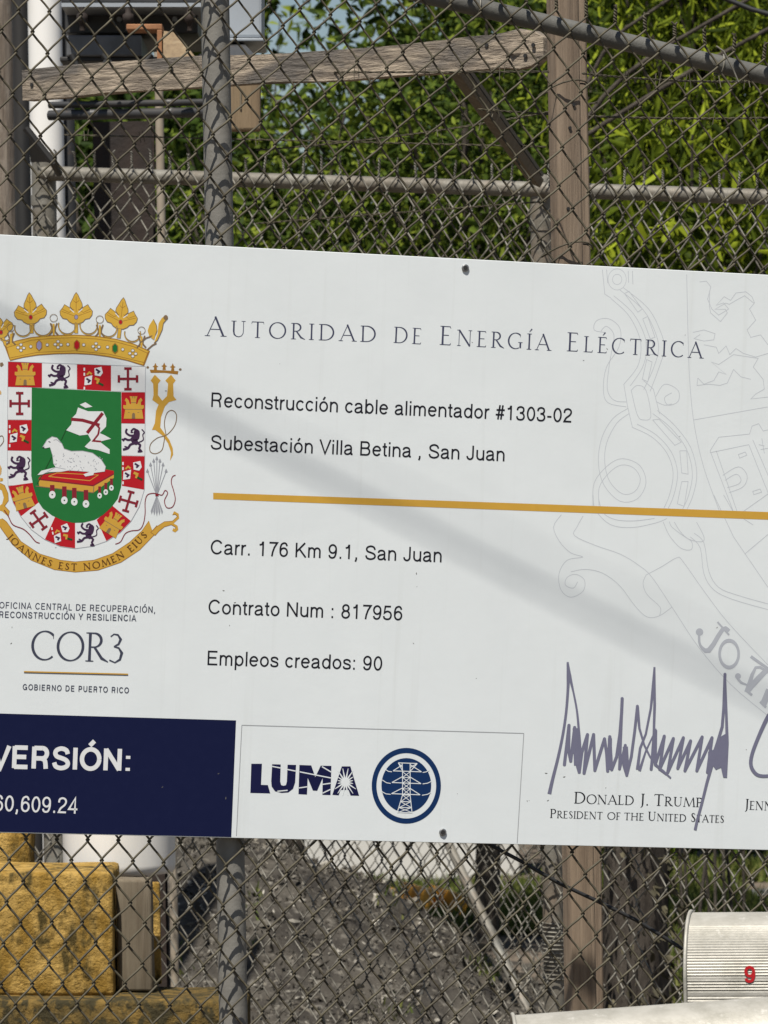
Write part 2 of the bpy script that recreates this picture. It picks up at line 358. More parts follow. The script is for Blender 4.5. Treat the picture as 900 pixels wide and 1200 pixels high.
# barbed wire strung along the plank and beyond
def strand(a, b, Da, Db, sag, label, r=.0013):
    p, q = P(*a, Da), P(*b, Db); n = 40
    base = empty('barbed_wire', p, label, 'wire', 'barbed wire strands')
    pts = [p.lerp(q, i/n) - Z0*(sag*4*(i/n)*(1-i/n)) for i in range(n+1)]
    m = MB()
    for ph in (0, math.pi):
        fine = []
        for i in range(n*3+1):
            t = i/(n*3)*n; k = min(int(t), n-1); c = pts[k].lerp(pts[k+1], t-k); aa = i*1.3+ph
            fine.append(c + Z0*(r*math.sin(aa)) + FWD*(r*math.cos(aa)))
        m.tube(fine, r, 4)
    m.build('strand', M_wire, base, smooth=True)
    m = MB()
    for i in range(2, n, 5):
        for s in (1, -1):
            c = pts[i] + Vector((.004*s, 0, 0)); d = Vector((random.uniform(-.3, .3), random.uniform(-.5, .5), s)).normalized()
            m.tube([c - d*.012, c + d*.014], .001, 4)
    m.build('barb', M_wire, base, kind='stuff')
strand((34, 86), (643, 84), 10.6, 8.7, .0, 'barbed wire strand stretched along the weathered plank')
strand((682, 86), (960, 92), 8.8, 9.6, .01, 'barbed wire strand right of the brown post, just under the sloping rail')
strand((560, 128), (960, 136), 9.2, 9.6, .01, 'barbed wire strand crossing the middle of the brown post')
strand((300, 176), (700, 120), 10.8, 10.2, .012, 'barbed wire strand rising through the dark shrubs')
strand((75, 158), (640, 172), 11.6, 10.5, .0, 'barbed wire strand above the second fence rail')
strand((300, 262), (640, 236), 11.5, 10.8, .0, 'barbed wire strand just under the second fence rail')
# diagonal wooden brace
a, b = P(532, 78, 9.35), P(628, 212, 11.1); m = MB(); d = (b-a).normalized(); s = d.cross(FWD).normalized(); t_ = d.cross(s)
br = empty('diagonal_brace', b, 'grey wooden brace running diagonally from the plank to the fence rail', 'brace')
m.box((a+b)/2 + s*.0, (b-a)*.5, s*.010, t_*.015); m.build('board', M_stubwood, br, bevel=.002)
m = MB(); m.box((a+b)/2 + s*.0165, (b-a)*.49, s*.0035, t_*.012); m.build('edge_strip', M_dark, br)
# ------------------------------------------------------------------ dark equipment on the plank
def slab(mb, x0, y0, x1, y1, D, depth, mi=0):
    """box whose front face covers the given rectangle of the view at depth D and runs back by depth"""
    a, b, c = P(x0, y0, D), P(x1, y0, D), P(x0, y1, D)
    cx = (b+c)/2 + FWD*(depth/2); return mb.box(cx, (b-a)/2, FWD*(depth/2), (a-c)/2, mi)
eq = empty('switchgear_frame', P(150, 78, 10.75), 'dark steel switchgear frame of stacked channels above the plank', 'equipment')
m = MB(); slab(m, 72, -40, 236, 3, 10.85, .5); m.build('upper_channel', M_dark, eq, bevel=.004)
m = MB(); slab(m, 72, 3.3, 240, 8, 10.8, .5); m.build('flange', M_greybox, eq)
m = MB(); slab(m, 78, 8.3, 232, 39, 10.98, .45); m.build('web_plate', M_dark, eq, bevel=.003)
m = MB(); slab(m, 78, 41, 166, 66, 10.85, .3); m.build('lower_box', mat('dull steel', (.16, .16, .165), .45, (.09, .09, .09), (9, 9, 9), metal=.3), eq, bevel=.004)
m = MB(); slab(m, 70, 66.4, 240, 72, 10.86, .35); m.build('bottom_channel', M_black, eq, bevel=.003)
for k, x in enumerate((100, 140, 205)):
    c = P(x, 23, 10.975); m = MB(); m.tube([c, c-FWD*.012], .006, 6); m.build('bolt', M_greybox, eq)
for x0, x1, dz in ((84, 128, .05), (120, 178, .035), (208, 236, .06)):
    a_, b_ = P(x0, 64, 10.83), P(x1, 64, 10.83); m = MB(); m.tube([a_.lerp(b_, t) - Z0*(dz*4*t*(1-t)) - FWD*.01 for t in np.linspace(0, 1, 14)], .006, 8); m.build('lead_cable', M_cable, eq, smooth=True)
for x0 in (96, 150, 222):
    m = MB(); a_ = P(x0, 8.2, 10.79); m.tube([a_, a_-Z0*.012, a_-Z0*.016, a_-Z0*.03, a_-Z0*.034, a_-Z0*.05], [.006, .006, .012, .012, .006, .006], 12); m.build('insulator', M_rustcol, eq, smooth=True)
br2 = empty('rusty_bracket', P(170, 66, 10.6), 'orange rusted square bracket standing on the plank', 'bracket')
m = MB(); slab(m, 148, 28, 190, 34.5, 10.6, .09); m.build('top_leg', M_rust, br2, bevel=.002)
m = MB(); slab(m, 184, 34.6, 190, 70, 10.6, .09); m.build('side_leg', M_rust, br2, bevel=.002)
wb = empty('wooden_block', P(212, 68, 10.7), 'tan wooden wedge block on the plank beside the rusty bracket', 'block')
m = MB(); q = [P(191, 36, 10.62), P(206, 38, 10.62), P(231, 69, 10.5), P(191, 69, 10.5)]
m.add(q + [v + FWD*.1 for v in q], [(3, 2, 1, 0), (4, 5, 6, 7), (0, 1, 5, 4), (1, 2, 6, 5), (2, 3, 7, 6), (3, 0, 4, 7)]); m.build('wedge', M_tanwood, wb, bevel=.002)
gb = empty('grey_box', P(285, 60, 10.9), 'pale blue grey metal box on the plank behind the fence post', 'cabinet')
m = MB(); slab(m, 240, -60, 307, 44, 10.55, .25); m.build('body', M_greybox, gb, bevel=.006)
m = MB(); slab(m, 238, 44.5, 309, 48, 10.53, .28); m.build('base_lip', M_greybox, gb, bevel=.002)
m = MB(); q = [P(262, 48.5, 10.6), P(284, 48.5, 10.6), P(300, 66, 10.3), P(262, 66, 10.3)]
m.add(q + [v + FWD*.15 for v in q], [(3, 2, 1, 0), (4, 5, 6, 7), (0, 1, 5, 4), (1, 2, 6, 5), (2, 3, 7, 6), (3, 0, 4, 7)]); m.build('mounting_foot', M_dark, gb)
hb = empty('hanging_block', P(287, 150, 10.3), 'tan wooden block hanging under the plank beside the fence post', 'block')
m = MB(); slab(m, 266, 97, 305, 152, 10.3, .06); m.build('block_body', M_tanwood, hb, bevel=.004)
m = MB(); slab(m, 281, 105, 283, 128, 10.297, .01); m.build('split_batten', M_stubwood, hb)
for (y0, y1, lab) in ((119, 127, 'thin dark pipe running just under the plank'), (129, 141, 'dark wrapped pipe hanging lowest under the plank')):
    e = empty('dark_pipe', P(70, (y0+y1)/2, 10.9), lab, 'pipe', 'dark pipes under the plank')
    m = MB(); m.tube([P(x, (y0+y1)/2 - .02*(x-70), 10.95-(x-70)*.001) for x in (58, 120, 180, 240, 275)], (y1-y0)/2*10.9/FPX, 12); m.build('run', M_dark, e, smooth=True)
    for x in (110, 200): m = MB(); c = P(x, (y0+y1)/2 - .02*(x-70), 10.95-(x-70)*.001); m.tube([c-RIGHT*.008, c+RIGHT*.008], (y1-y0)/2*10.9/FPX*1.15, 12); m.build('clip', M_dark, e, smooth=True)
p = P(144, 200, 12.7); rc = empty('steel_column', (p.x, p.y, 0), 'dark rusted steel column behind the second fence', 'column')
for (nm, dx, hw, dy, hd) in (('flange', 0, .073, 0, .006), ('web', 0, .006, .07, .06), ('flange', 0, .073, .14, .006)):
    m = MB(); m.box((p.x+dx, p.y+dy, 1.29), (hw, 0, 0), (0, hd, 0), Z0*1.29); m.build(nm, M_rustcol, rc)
pp, _ = vpole('thin_pipe', 188, 200, 12.4, .0105, mat('cream pipe', (.36, .31, .24), .6, (.26, .21, .15), (9, 9, 9)), 'thin cream pipe beside the dark rusted column', 'pipe', top=2.75, n=12)
q = P(188, 200, 12.4); m = MB(); m.tube([(q.x, q.y, 2.745), (q.x, q.y, 2.77)], .013, 12); m.build('cap', M_greybox, pp, smooth=True)
# ------------------------------------------------------------------ lower left: yellow concrete, white drum, stub
def cblock(name, x0, y0, x1, zb, D, depth, mt, label, cat, bev=.02, amp=.006):
    a, b = P(x0, y0, D), P(x1, y0, D); c = (a+b)/2 + FWD*(depth/2)
    m = MB(); m.box((c.x, c.y, (c.z+zb)/2), (b-a)/2, FWD*(depth/2), Z0*((c.z-zb)/2))
    e = empty(name, (c.x, c.y, zb), label, cat); m.build('block', mt, e, bevel=bev, rough=(amp, .07, 9), smooth=True); return e
wy = P(0, 1172, 10.1).z
cblock('low_wall', -330, 1171, 289, 0, 10.12, .28, M_yellow_shade, 'low yellow painted concrete wall with mossy top and painted-in shade under the yellow block', 'wall', .012, .004)
cblock('yellow_block', -150, 1022, 131, wy-.002, 10.2, .30, M_yellow, 'large mossy yellow painted concrete block on the low wall', 'block', .010, .0035)
cblock('yellow_block', -160, 958, 34, 0, 10.62, .2, M_yellow, 'smaller yellow concrete block behind the large mossy one', 'block', .03)
e = cblock('stub_post', 136, 1031, 177, wy-.002, 10.25, .09, M_stubwood, 'short grey wooden stub post beside the mossy yellow block', 'post', .006, .0015)
cblock('yellow_pipe_guard', 175, 1034, 187, wy-.002, 10.4, .02, M_yellow, 'narrow yellow painted strip beside the grey stub post', 'guard', .004, .001)
c = P(140, 1023, 10.65); wd = empty('white_drum', (c.x, c.y, c.z), 'white painted drum above the yellow block and stub post', 'drum')
r = 66/6000*10.65
m = MB(); m.tube([(c.x, c.y, c.z), (c.x, c.y, c.z+.006), (c.x, c.y, c.z+.02), (c.x, c.y, c.z+.2), (c.x, c.y, c.z+.55)], [r*.93, r*.985, r, r, r], 48); m.build('shell', M_white, wd, smooth=True)
m = MB(); m.tube([(c.x, c.y, c.z+.55), (c.x, c.y, c.z+.565), (c.x, c.y, c.z+.58)], [r*1.03, r*1.03, r*.4], 48); m.build('lid', M_white, wd, smooth=True)
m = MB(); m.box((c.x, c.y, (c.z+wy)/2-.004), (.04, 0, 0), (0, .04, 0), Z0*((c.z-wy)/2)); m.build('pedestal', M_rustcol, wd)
# ------------------------------------------------------------------ gravel heap, wall, barrier
def mound_h(x, y):
    px = 450 + (x)*FPX/15.0
    ridge = np.interp(px, [120, 200, 300, 350, 400, 470, 545, 620, 690], [.45, .62, .63, .58, .51, .405, .30, .16, .02])
    fy_ = math.exp(-((y-7.3)/.95)**2)
    return ridge*fy_
nx, ny_ = 90, 70; xs = np.linspace(-1.1, .75, nx); ys = np.linspace(4.6, 10.2, ny_)
def mz(x, y): return max(mound_h(x, y) + .05*noise.noise(Vector((x*6, y*5, 0)))*min(1, mound_h(x, y)*6) + .02*noise.noise(Vector((x*20, y*18, 2))), -.02)
m = MB(); m.add([(x, y, mz(x, y)) for y in ys for x in xs], [(j*nx+i, j*nx+i+1, (j+1)*nx+i+1, (j+1)*nx+i) for j in range(ny_-1) for i in range(nx-1)])
heap = m.build('gravel_heap', M_gravel, smooth=True, label='dark grey heap of gravel and dry litter behind the fences', cat='heap')
m = MB()
for i in range(4500):
    x = random.uniform(-1.05, .7); y = random.uniform(4.8, 8.6); z = mz(x, y)
    s = random.uniform(.004, .012)*(2.0 if random.random() < .05 else 1)
    d = Vector((random.gauss(0, 1), random.gauss(0, 1), random.gauss(0, .5))).normalized(); e_ = d.orthogonal().normalized(); f_ = d.cross(e_)
    c = Vector((x, y, z+s*.3)); k = random.uniform(.35, .8)
    m.add([c+d*s*1.4, c-d*s*1.4, c+e_*s*k, c-e_*s*k, c+f_*s*k*.8, c-f_*s*k*.8], [(0, 2, 4), (0, 4, 3), (0, 3, 5), (0, 5, 2), (1, 4, 2), (1, 3, 4), (1, 5, 3), (1, 2, 5)])
m.build('stones', L_litter, heap, kind='stuff')
a, b = P(265, 1036, 21.8), P(600, 1036, 22.4)
m = MB(); wv = (b-a); wv.z = 0; wnorm = Vector((wv.y, -wv.x, 0)).normalized()
m.box(Vector(((a.x+b.x)/2, (a.y+b.y)/2, .7)), Vector((wv.x/2, wv.y/2, 0)), wnorm*.08, Z0*.7)
wl = empty('plaster_wall', ((a.x+b.x)/2, (a.y+b.y)/2, 0), 'pale plaster wall far behind the gravel heap', 'wall'); m.build('wall_body', M_wall, wl, bevel=.01)
m = MB(); m.box(Vector(((a.x+b.x)/2, (a.y+b.y)/2, 1.43)), Vector((wv.x/2, wv.y/2, 0))*1.01, wnorm*.1, Z0*.03); m.build('coping', M_wall, wl)
ob = empty('orange_barrier', P(505, 1075, 19.9), 'orange plastic barrier lying beyond the gravel heap', 'barrier'); ob.location.z = 0
for (x0, y0, x1, y1, hw) in ((452, 1042, 470, 1048, .014), (470, 1046, 505, 1056, .045), (500, 1050, 546, 1066, .05)):
    a, b = P(x0, y0, 19.9), P(x1, y1, 19.7); m = MB(); dd = (b-a).normalized(); up_ = dd.cross(FWD).normalized()
    m.box((a+b)/2, (b-a)/2, FWD*.03, up_*hw); m.build('panel', M_orange, ob, bevel=.008)
for x0 in (475, 508, 540):
    a = P(x0, 1058, 19.8); m = MB(); m.box((a.x, a.y, a.z/2), (.02, 0, 0), (0, .02, 0), Z0*a.z/2); m.build('leg', M_orange, ob, bevel=.004)
# dangling black cable below the sign
m = MB(); m.tube([front(x, y, o) for x, y, o in ((520, 940, -.02), (565, 985, -.015), (612, 1010, -.012), (655, 1035, -.014), (700, 1056, -.013), (745, 1078, -.012), (800, 1112, -.014), (835, 1140, -.013), (870, 1165, -.012))], .0032, 8)
m.build('hanging_cable', M_cable, smooth=True, label='loose black cable sagging behind the fence below the sign', cat='cable')
# ================================================================== the sign
sign = empty('project_sign', (0, 0, 0), 'large white project sign board with coat of arms, printed lettering and signatures', 'sign')
sign.matrix_world = Matrix(((SU.x, SV.x, SN.x, SO.x), (SU.y, SV.y, SN.y, SO.y), (SU.z, SV.z, SN.z, SO.z), (0, 0, 0, 1)))
def ink(name, c, rough=.65): return mat(name, c, rough, tuple(min(1, k*1.05+.001) for k in c), (60, 60, 60), lo=.45, hi=.75, spec=.12)
M_panel = mat('white printed panel', (.725, .76, .765), .6, (.685, .72, .725), (7, 7, 7), 8, .35, .75, (.655, .685, .68), (55, 1.6, 1), .58, .85, spec=.2, bump=.035, bscale=(1.6, 1.6, 1.6), bdist=.04)
I_navy = ink('navy ink', (.0055, .0085, .042)); I_luma = ink('deep navy logo ink', (.008, .009, .05)); I_blue = ink('blue emblem ink', (.006, .028, .10))
I_title = ink('slate title ink', (.055, .06, .105)); I_text = ink('black text ink', (.014, .014, .02)); I_slate = ink('slate text ink', (.05, .055, .085))
I_gold = ink('gold ink', (.56, .32, .05)); I_gold2 = ink('bright gold ink', (.62, .38, .055)); I_brown = ink('brown line ink', (.21, .14, .08)); I_darkgold = ink('dark gold ink', (.33, .16, .03))
I_red = ink('red ink', (.44, .012, .02)); I_maroon = ink('maroon ink', (.22, .018, .03)); I_green = ink('green ink', (.018, .155, .038)); I_dkgreen = ink('dark green ink', (.015, .07, .02))
I_white = ink('white ink', (.70, .71, .71)); I_purple = ink('dark purple ink', (.05, .022, .06)); I_grey = ink('grey line ink', (.36, .37, .40)); I_bgrey = ink('arrow grey ink', (.30, .31, .34))
I_wm = ink('watermark ink', (.51, .535, .565)); I_wmt = ink('watermark letter ink', (.43, .45, .49)); I_sig = ink('signature ink', (.165, .165, .235)); I_box = ink('thin box line ink', (.33, .34, .35)); I_lilac = ink('lilac ink', (.3, .28, .45))
def local_mesh(name, vs, fs, mt, parent, mi=None, **kw):
    me = bpy.data.meshes.new(name); me.from_pydata(vs, [], fs)
    if mi: me.polygons.foreach_set('material_index', mi)
    return obj(name, me, mt, parent, **kw)
X0, X1 = -.94, .90; TK = .004
bm = bmesh.new(); bmesh.ops.create_cube(bm, size=1)
for v in bm.verts: v.co = Vector(((X0+X1)/2 + v.co.x*(X1-X0), v.co.y*2*SH, -TK/2 + v.co.z*TK))
bmesh.ops.bevel(bm, geom=list(bm.edges), offset=.0006, segments=1, affect='EDGES')
me = bpy.data.meshes.new('panel'); bm.to_mesh(me); bm.free(); obj('panel', me, M_panel, sign)
class Ink:
    """flat print: polygons and pen strokes given in photo pixels, laid on the sign's plane"""
    def __init__(s, layer): s.v = []; s.f = []; s.m = []; s.z = .00004 + layer*.00015; s.k = 0; s.dz = 1e-6 if layer == 0 else 2e-6
    def _z(s): s.k += 1; return s.z + s.k*s.dz
    def raw(s, pts, faces, mi): 
        b = len(s.v); s.v += pts; s.f += [tuple(i+b for i in q) for q in faces]; s.m += [mi]*len(faces)
    def poly(s, pts, mi=0, tr=None):
        if tr: pts = [tr(*p) for p in pts]
        z = s._z(); uv = [(*sign_uv(*p), z) for p in pts]
        s.uvpoly(uv, mi)
    def uvpoly(s, uv, mi=0):
        tri = tessellate_polygon([[Vector(p) for p in uv]]); out = []
        for t in tri:
            a, b, c = (uv[i] for i in t)
            if (b[0]-a[0])*(c[1]-a[1])-(b[1]-a[1])*(c[0]-a[0]) < 0: t = (t[0], t[2], t[1])
            out.append(tuple(t))
        s.raw(uv, out, mi)
    def stroke(s, pts, w, mi=0, tr=None, closed=False, smooth=0, taper=None):
        """pen line; w in px (or a list), tr maps tracing coords to photo px"""
        if tr: pts = [tr(*p) for p in pts]
        if smooth: pts, w = spline(pts, w, smooth, closed)
        uv = [sign_uv(*p) for p in pts]; ws = [k/750 for k in (w if isinstance(w, (list, tuple)) else [w]*len(uv))]
        s.uvstroke(uv, ws, mi, closed)
    def zig(s, pts, w, tr=None):
        for a, b in zip(pts, pts[1:]): s.stroke([a, b], w, 0, tr)
        for a in pts: c = tr(*a) if tr else a; s.disc(c, w/2, w/2, 0, 10)
    def uvstroke(s, uv, ws, mi=0, closed=False):
        z = s._z(); n = len(uv); L = []; R = []
        for i in range(n):
            a = uv[i-1] if (i or closed) else uv[i]; b = uv[(i+1) % n] if (i < n-1 or closed) else uv[i]
            p = uv[i]
            d0 = Vector((p[0]-a[0], p[1]-a[1])); d1 = Vector((b[0]-p[0], b[1]-p[1]))
            d0 = d0.normalized() if d0.length > 1e-9 else d1.normalized(); d1 = d1.normalized() if d1.length > 1e-9 else d0
            t = (d0+d1); t = t.normalized() if t.length > .3 else d0
            k = min(1/max(t.dot(d0), .35), 2.2) if t.length else 1
            nn = Vector((-t.y, t.x))*(ws[i]/2*k)
            L.append((p[0]+nn.x, p[1]+nn.y, z)); R.append((p[0]-nn.x, p[1]-nn.y, z))
        m = n if closed else n-1
        s.raw(L+R, [(n+i, n+(i+1) % n, (i+1) % n, i) for i in range(m)], mi)
    def disc(s, c, rx, ry, mi=0, n=28, inner=0, tr=None):
        if tr:
            o = tr(0, 0); q = tr(1, 0); k = q[0]-o[0]; c = tr(*c); rx *= k; ry *= k
        pts = [(c[0]+rx*math.cos(2*math.pi*i/n), c[1]+ry*math.sin(2*math.pi*i/n)) for i in range(n)]
        if inner:
            q = [(c[0]+rx*inner*math.cos(2*math.pi*i/n), c[1]+ry*inner*math.sin(2*math.pi*i/n)) for i in range(n)]
            z = s._z(); uv = [(*sign_uv(*p), z) for p in pts+q]
            s.raw(uv, [((i+1) % n, i, n+i, n+(i+1) % n) for i in range(n)], mi)
        else: s.poly(pts, mi)
    def build(s, name, mats, parent, **kw): return local_mesh(name, s.v, s.f, mats, parent, s.m, **kw)
def spline(pts, w, k, closed=False):
    n = len(pts); o = []; ow = []
    for i in range(n if closed else n-1):
        g = lambda j: pts[j % n] if closed else pts[max(0, min(n-1, j))]
        p0, p1, p2, p3 = g(i-1), g(i), g(i+1), g(i+2)
        for q in range(k):
            t = q/k; o.append(tuple(.5*(2*p1[a]+(p2[a]-p0[a])*t+(2*p0[a]-5*p1[a]+4*p2[a]-p3[a])*t*t+(3*p1[a]-p0[a]-3*p2[a]+p3[a])*t**3) for a in (0, 1)))
            if isinstance(w, (list, tuple)): ow.append(w[i]+(w[(i+1) % n]-w[i])*t)
    if not closed:
        o.append(pts[-1])
        if isinstance(w, (list, tuple)): ow.append(w[-1])
    return o, (ow if isinstance(w, (list, tuple)) else w)
def Z(x, y, k): return lambda a, b: (x + a/k, y + b/k)
ZA, ZB, C1, C2, LM, RR, SG, SG2, LU, W1, W2 = Z(0, 320, 4.0909), Z(0, 500, 4.0909), Z(0, 330, 8.182), Z(110, 330, 8.182), Z(0, 470, 6), Z(110, 500, 7.5), Z(640, 760, 6), Z(760, 760, 5.457), Z(280, 860, 3.6), Z(640, 300, 3.4615), Z(640, 580, 3.4615)
# ---- sans lettering from the built-in font
def el(cx, cy, a, b, t0=0, t1=360, n=20): return [(cx+a*math.cos(math.radians(t0+(t1-t0)*i/n)), cy+b*math.sin(math.radians(t0+(t1-t0)*i/n))) for i in range(n+1)]
def sm(*p): return spline(list(p), 1, 4)[0]
H = {}          # plain grotesque letters as single-weight strokes: (advance, strokes), cap height 1
O_ = el(.385, .365, .265, .31); ACC = [[(.34, .82), (.48, 1.03)]]
H['o'] = (.77, [O_]); H['ó'] = (.77, [O_] + ACC); H['c'] = (.70, [el(.37, .365, .255, .31, 38, 322)]); H['e'] = (.76, [[(.12, .385), (.64, .385)], el(.38, .365, .265, .31, 4, 325)])
H['n'] = (.75, [[(.14, 0), (.14, .72)], [(.14, .40)] + el(.375, .425, .235, .25, 175, 0, 12) + [(.61, 0)]]); H['r'] = (.45, [[(.14, 0), (.14, .72)], el(.37, .40, .23, .275, 180, 78, 10)])
H['m'] = (1.1, [[(.14, 0), (.14, .72)], [(.14, .42)] + el(.34, .45, .2, .225, 175, 0, 12) + [(.54, 0)], [(.54, .42)] + el(.74, .45, .2, .225, 175, 0, 12) + [(.94, 0)]])
H['u'] = (.75, [[(.61, .72), (.61, 0)], [(.14, .72), (.14, .3)] + el(.375, .3, .235, .245, 180, 355, 12)]); H['i'] = (.30, [[(.15, 0), (.15, .72)], [(.15, .87), (.15, 1.0)]]); H['l'] = (.30, [[(.15, 0), (.15, 1)]])
H['t'] = (.40, [[(.19, .92), (.19, .2), (.21, .1), (.27, .06), (.37, .065)], [(.03, .67), (.36, .67)]])
H['s'] = (.68, [sm((.57, .50), (.52, .62), (.34, .675), (.17, .63), (.13, .53), (.19, .43), (.36, .375), (.53, .31), (.58, .20), (.52, .09), (.34, .055), (.15, .10), (.10, .22))])
H['a'] = (.76, [sm((.12, .51), (.18, .63), (.35, .675), (.51, .63), (.57, .51)) + [(.57, .13), (.60, .06), (.69, .06)], sm((.57, .42), (.40, .385), (.20, .33), (.11, .19), (.18, .08), (.32, .055), (.48, .11), (.57, .24))])
B_ = el(.395, .365, .25, .31); H['b'] = (.77, [[(.14, 0), (.14, 1)], B_]); H['p'] = (.77, [[(.14, -.28), (.14, .72)], B_]); H['d'] = (.77, [[(.63, 0), (.63, 1)], el(.375, .365, .25, .31)])
H['#'] = (.78, [[(.24, 0), (.36, 1)], [(.46, 0), (.58, 1)], [(.06, .33), (.68, .33)], [(.11, .66), (.73, .66)]]); H['-'] = (.46, [[(.07, .34), (.39, .34)]]); H[' '] = (.39, [])
H['.'] = (.39, [[(.19, 0), (.19, .14)]]); H[','] = (.39, [[(.19, .14), (.19, .0), (.13, -.16)]]); H[':'] = (.39, [[(.19, 0), (.19, .14)], [(.19, .55), (.19, .69)]])
H['0'] = (.77, [el(.385, .49, .255, .445)]); H['1'] = (.77, [[(.16, .76), (.33, .80), (.41, .98)], [(.42, 1), (.42, 0)]]); H['2'] = (.77, [sm((.12, .66), (.17, .86), (.38, .94), (.58, .86), (.63, .69), (.52, .50), (.26, .30), (.13, .06)) + [(.66, .06)]])
H['3'] = (.77, [sm((.12, .70), (.18, .87), (.37, .94), (.56, .87), (.60, .70), (.51, .56), (.32, .525)), sm((.32, .525), (.54, .48), (.64, .28), (.56, .10), (.37, .045), (.17, .10), (.10, .28))]); H['4'] = (.77, [[(.53, 0), (.53, .97), (.09, .27), (.71, .27)]])
H['5'] = (.77, [[(.61, .93), (.20, .93), (.14, .48)] + sm((.16, .50), (.35, .59), (.56, .52), (.64, .32), (.55, .10), (.35, .045), (.16, .11), (.10, .26))]); H['6'] = (.77, [el(.39, .32, .25, .275), sm((.62, .74), (.54, .90), (.40, .945), (.22, .85), (.14, .60), (.14, .32))])
H['7'] = (.77, [[(.10, .94), (.67, .94), (.47, .62), (.36, .3), (.31, 0)]]); H['8'] = (.77, [el(.385, .73, .215, .21), el(.385, .285, .26, .24)]); H['9'] = (.77, [el(.38, .66, .25, .28), sm((.63, .66), (.62, .38), (.53, .12), (.36, .045), (.20, .10), (.13, .24))])
ST = [(.15, 0), (.15, 1)]
def bowl(y0, y1, x): r = (y1-y0)/2; return [(.15, y1), (x, y1)] + el(x, (y0+y1)/2, r*.95, r, 90, -90, 12) + [(.15, y0)]
H['R'] = (.96, [ST, bowl(.47, .94, .55), sm((.5, .47), (.65, .41), (.71, .27), (.74, .0))]); H['B'] = (.92, [ST, bowl(.52, .94, .52), bowl(.06, .52, .55)]); H['P'] = (.88, [ST, bowl(.44, .94, .52)])
H['S'] = (.90, [sm((.76, .70), (.68, .87), (.45, .945), (.22, .87), (.15, .72), (.24, .58), (.45, .51), (.68, .42), (.78, .27), (.70, .12), (.45, .05), (.20, .12), (.11, .30))]); H['V'] = (.86, [[(.05, 1), (.43, .03), (.81, 1)]]); H['J'] = (.70, [[(.53, 1), (.53, .27)] + el(.32, .27, .21, .22, 0, -180, 12)])
H['C'] = (.97, [el(.50, .5, .39, .445, 35, 325, 26)]); H['K'] = (.92, [ST, [(.76, 1), (.16, .38)], [(.36, .58), (.84, 0)]]); H['N'] = (.98, [[(.15, 0), (.15, 1)], [(.15, .97), (.82, .03)], [(.82, 0), (.82, 1)]]); H['E'] = (.88, [ST, [(.15, .94), (.78, .94)], [(.15, .515), (.72, .515)], [(.15, .06), (.80, .06)]])
H['O'] = (1.05, [el(.525, .5, .425, .445, n=30)]); H['Ó'] = (1.05, [el(.525, .5, .425, .445, n=30), [(.46, 1.11), (.68, 1.33)]]); H['F'] = (.82, [ST, [(.15, .94), (.74, .94)], [(.15, .5), (.68, .5)]]); H['I'] = (.32, [[(.16, 0), (.16, 1)]]); H['A'] = (.92, [[(.06, 0), (.46, .98), (.86, 0)], [(.2, .33), (.72, .33)]])
H['T'] = (.82, [[(.41, 0), (.41, .94)], [(.05, .94), (.77, .94)]]); H['L'] = (.76, [ST, [(.15, .06), (.70, .06)]]); H['D'] = (1.0, [ST, [(.15, .94), (.46, .94)] + el(.46, .5, .40, .44, 90, -90, 18) + [(.15, .06)]]); H['U'] = (.96, [[(.14, 1), (.14, .38)] + el(.48, .38, .34, .33, 180, 360, 14) + [(.82, 1)]])
H['Y'] = (.88, [[(.06, 1), (.44, .42), (.82, 1)], [(.44, .44), (.44, 0)]]); H['G'] = (1.05, [el(.51, .5, .40, .445, 38, 335, 26), [(.56, .45), (.90, .45), (.90, .02)]])
def sans(k, text, p0, p1, cap, mi=0, weight=.122, space=0.0):
    q0 = Vector(sign_uv(*p0)); q1 = Vector(sign_uv(*p1)); d = q1-q0; L = d.length; d.normalize(); nrm = Vector((-d.y, d.x)); sy = cap/750
    lead = min(a for st in H[text[0]][1] for a, b in st) - weight*.5
    last = H[text[-1]]; tail = last[0] - (max(a for st in last[1] for a, b in st) + weight*.5)
    sx = L/(sum(H[c_][0]+space for c_ in text) - space - lead - tail); x = -lead
    wt = weight*sy*.5*(1 + min(1.1, sx/sy))
    for ch in text:
        for st in H[ch][1]: k.uvstroke([tuple(q0 + d*((x+a)*sx) + nrm*(b*sy)) for a, b in st], [wt]*len(st), mi)
        x += H[ch][0]+space
# ---- inscriptional roman capitals drawn as pen strokes
TT, tt, sf = .105, .042, .034
def arc(cx, cy, rx_, ry_, a0, a1, n=18, lo=None, hi=None):
    o = []
    for i in range(n+1):
        a = math.radians(a0+(a1-a0)*i/n); o.append((cx+rx_*math.cos(a), cy+ry_*math.sin(a), (lo or tt)+((hi or TT)-(lo or tt))*abs(math.cos(a-.18))**1.3))
    return o
def stem(x, y0=0, y1=1, w=None, s=(1, 1)):
    w = w or TT; o = [[(x, y0, w*1.06), (x, (y0+y1)/2, w*.93), (x, y1, w*1.06)]]
    if s[0]: o.append(ser(x, sf/2+y0))
    if s[1]: o.append(ser(x, y1-sf/2))
    return o
def ser(x, y, w=.25): return [(x-w/2, y, sf*.75), (x-w*.2, y, sf*1.15), (x+w*.2, y, sf*1.15), (x+w/2, y, sf*.75)]
def bar(x0, x1, y, tip=0, s=.09):
    o = [[(x0, y, tt), (x1, y, tt)]]
    if tip: o.append([(x1-.015, y-tt/2*tip, .045), (x1+.02, y - tip*s, .02)])
    return o
G = {}
G['I'] = (.26, stem(.13)); G['Í'] = (.26, stem(.13) + [[(.12, 1.1, .03), (.25, 1.3, .085)]])
G['A'] = (.80, [[(.06, .02, tt), (.40, 1.03, tt)], [(.37, 1.03, TT), (.72, .02, TT)], [(.17, .36, tt), (.62, .36, tt)], ser(.07, sf/2, .22), ser(.73, sf/2, .25)])
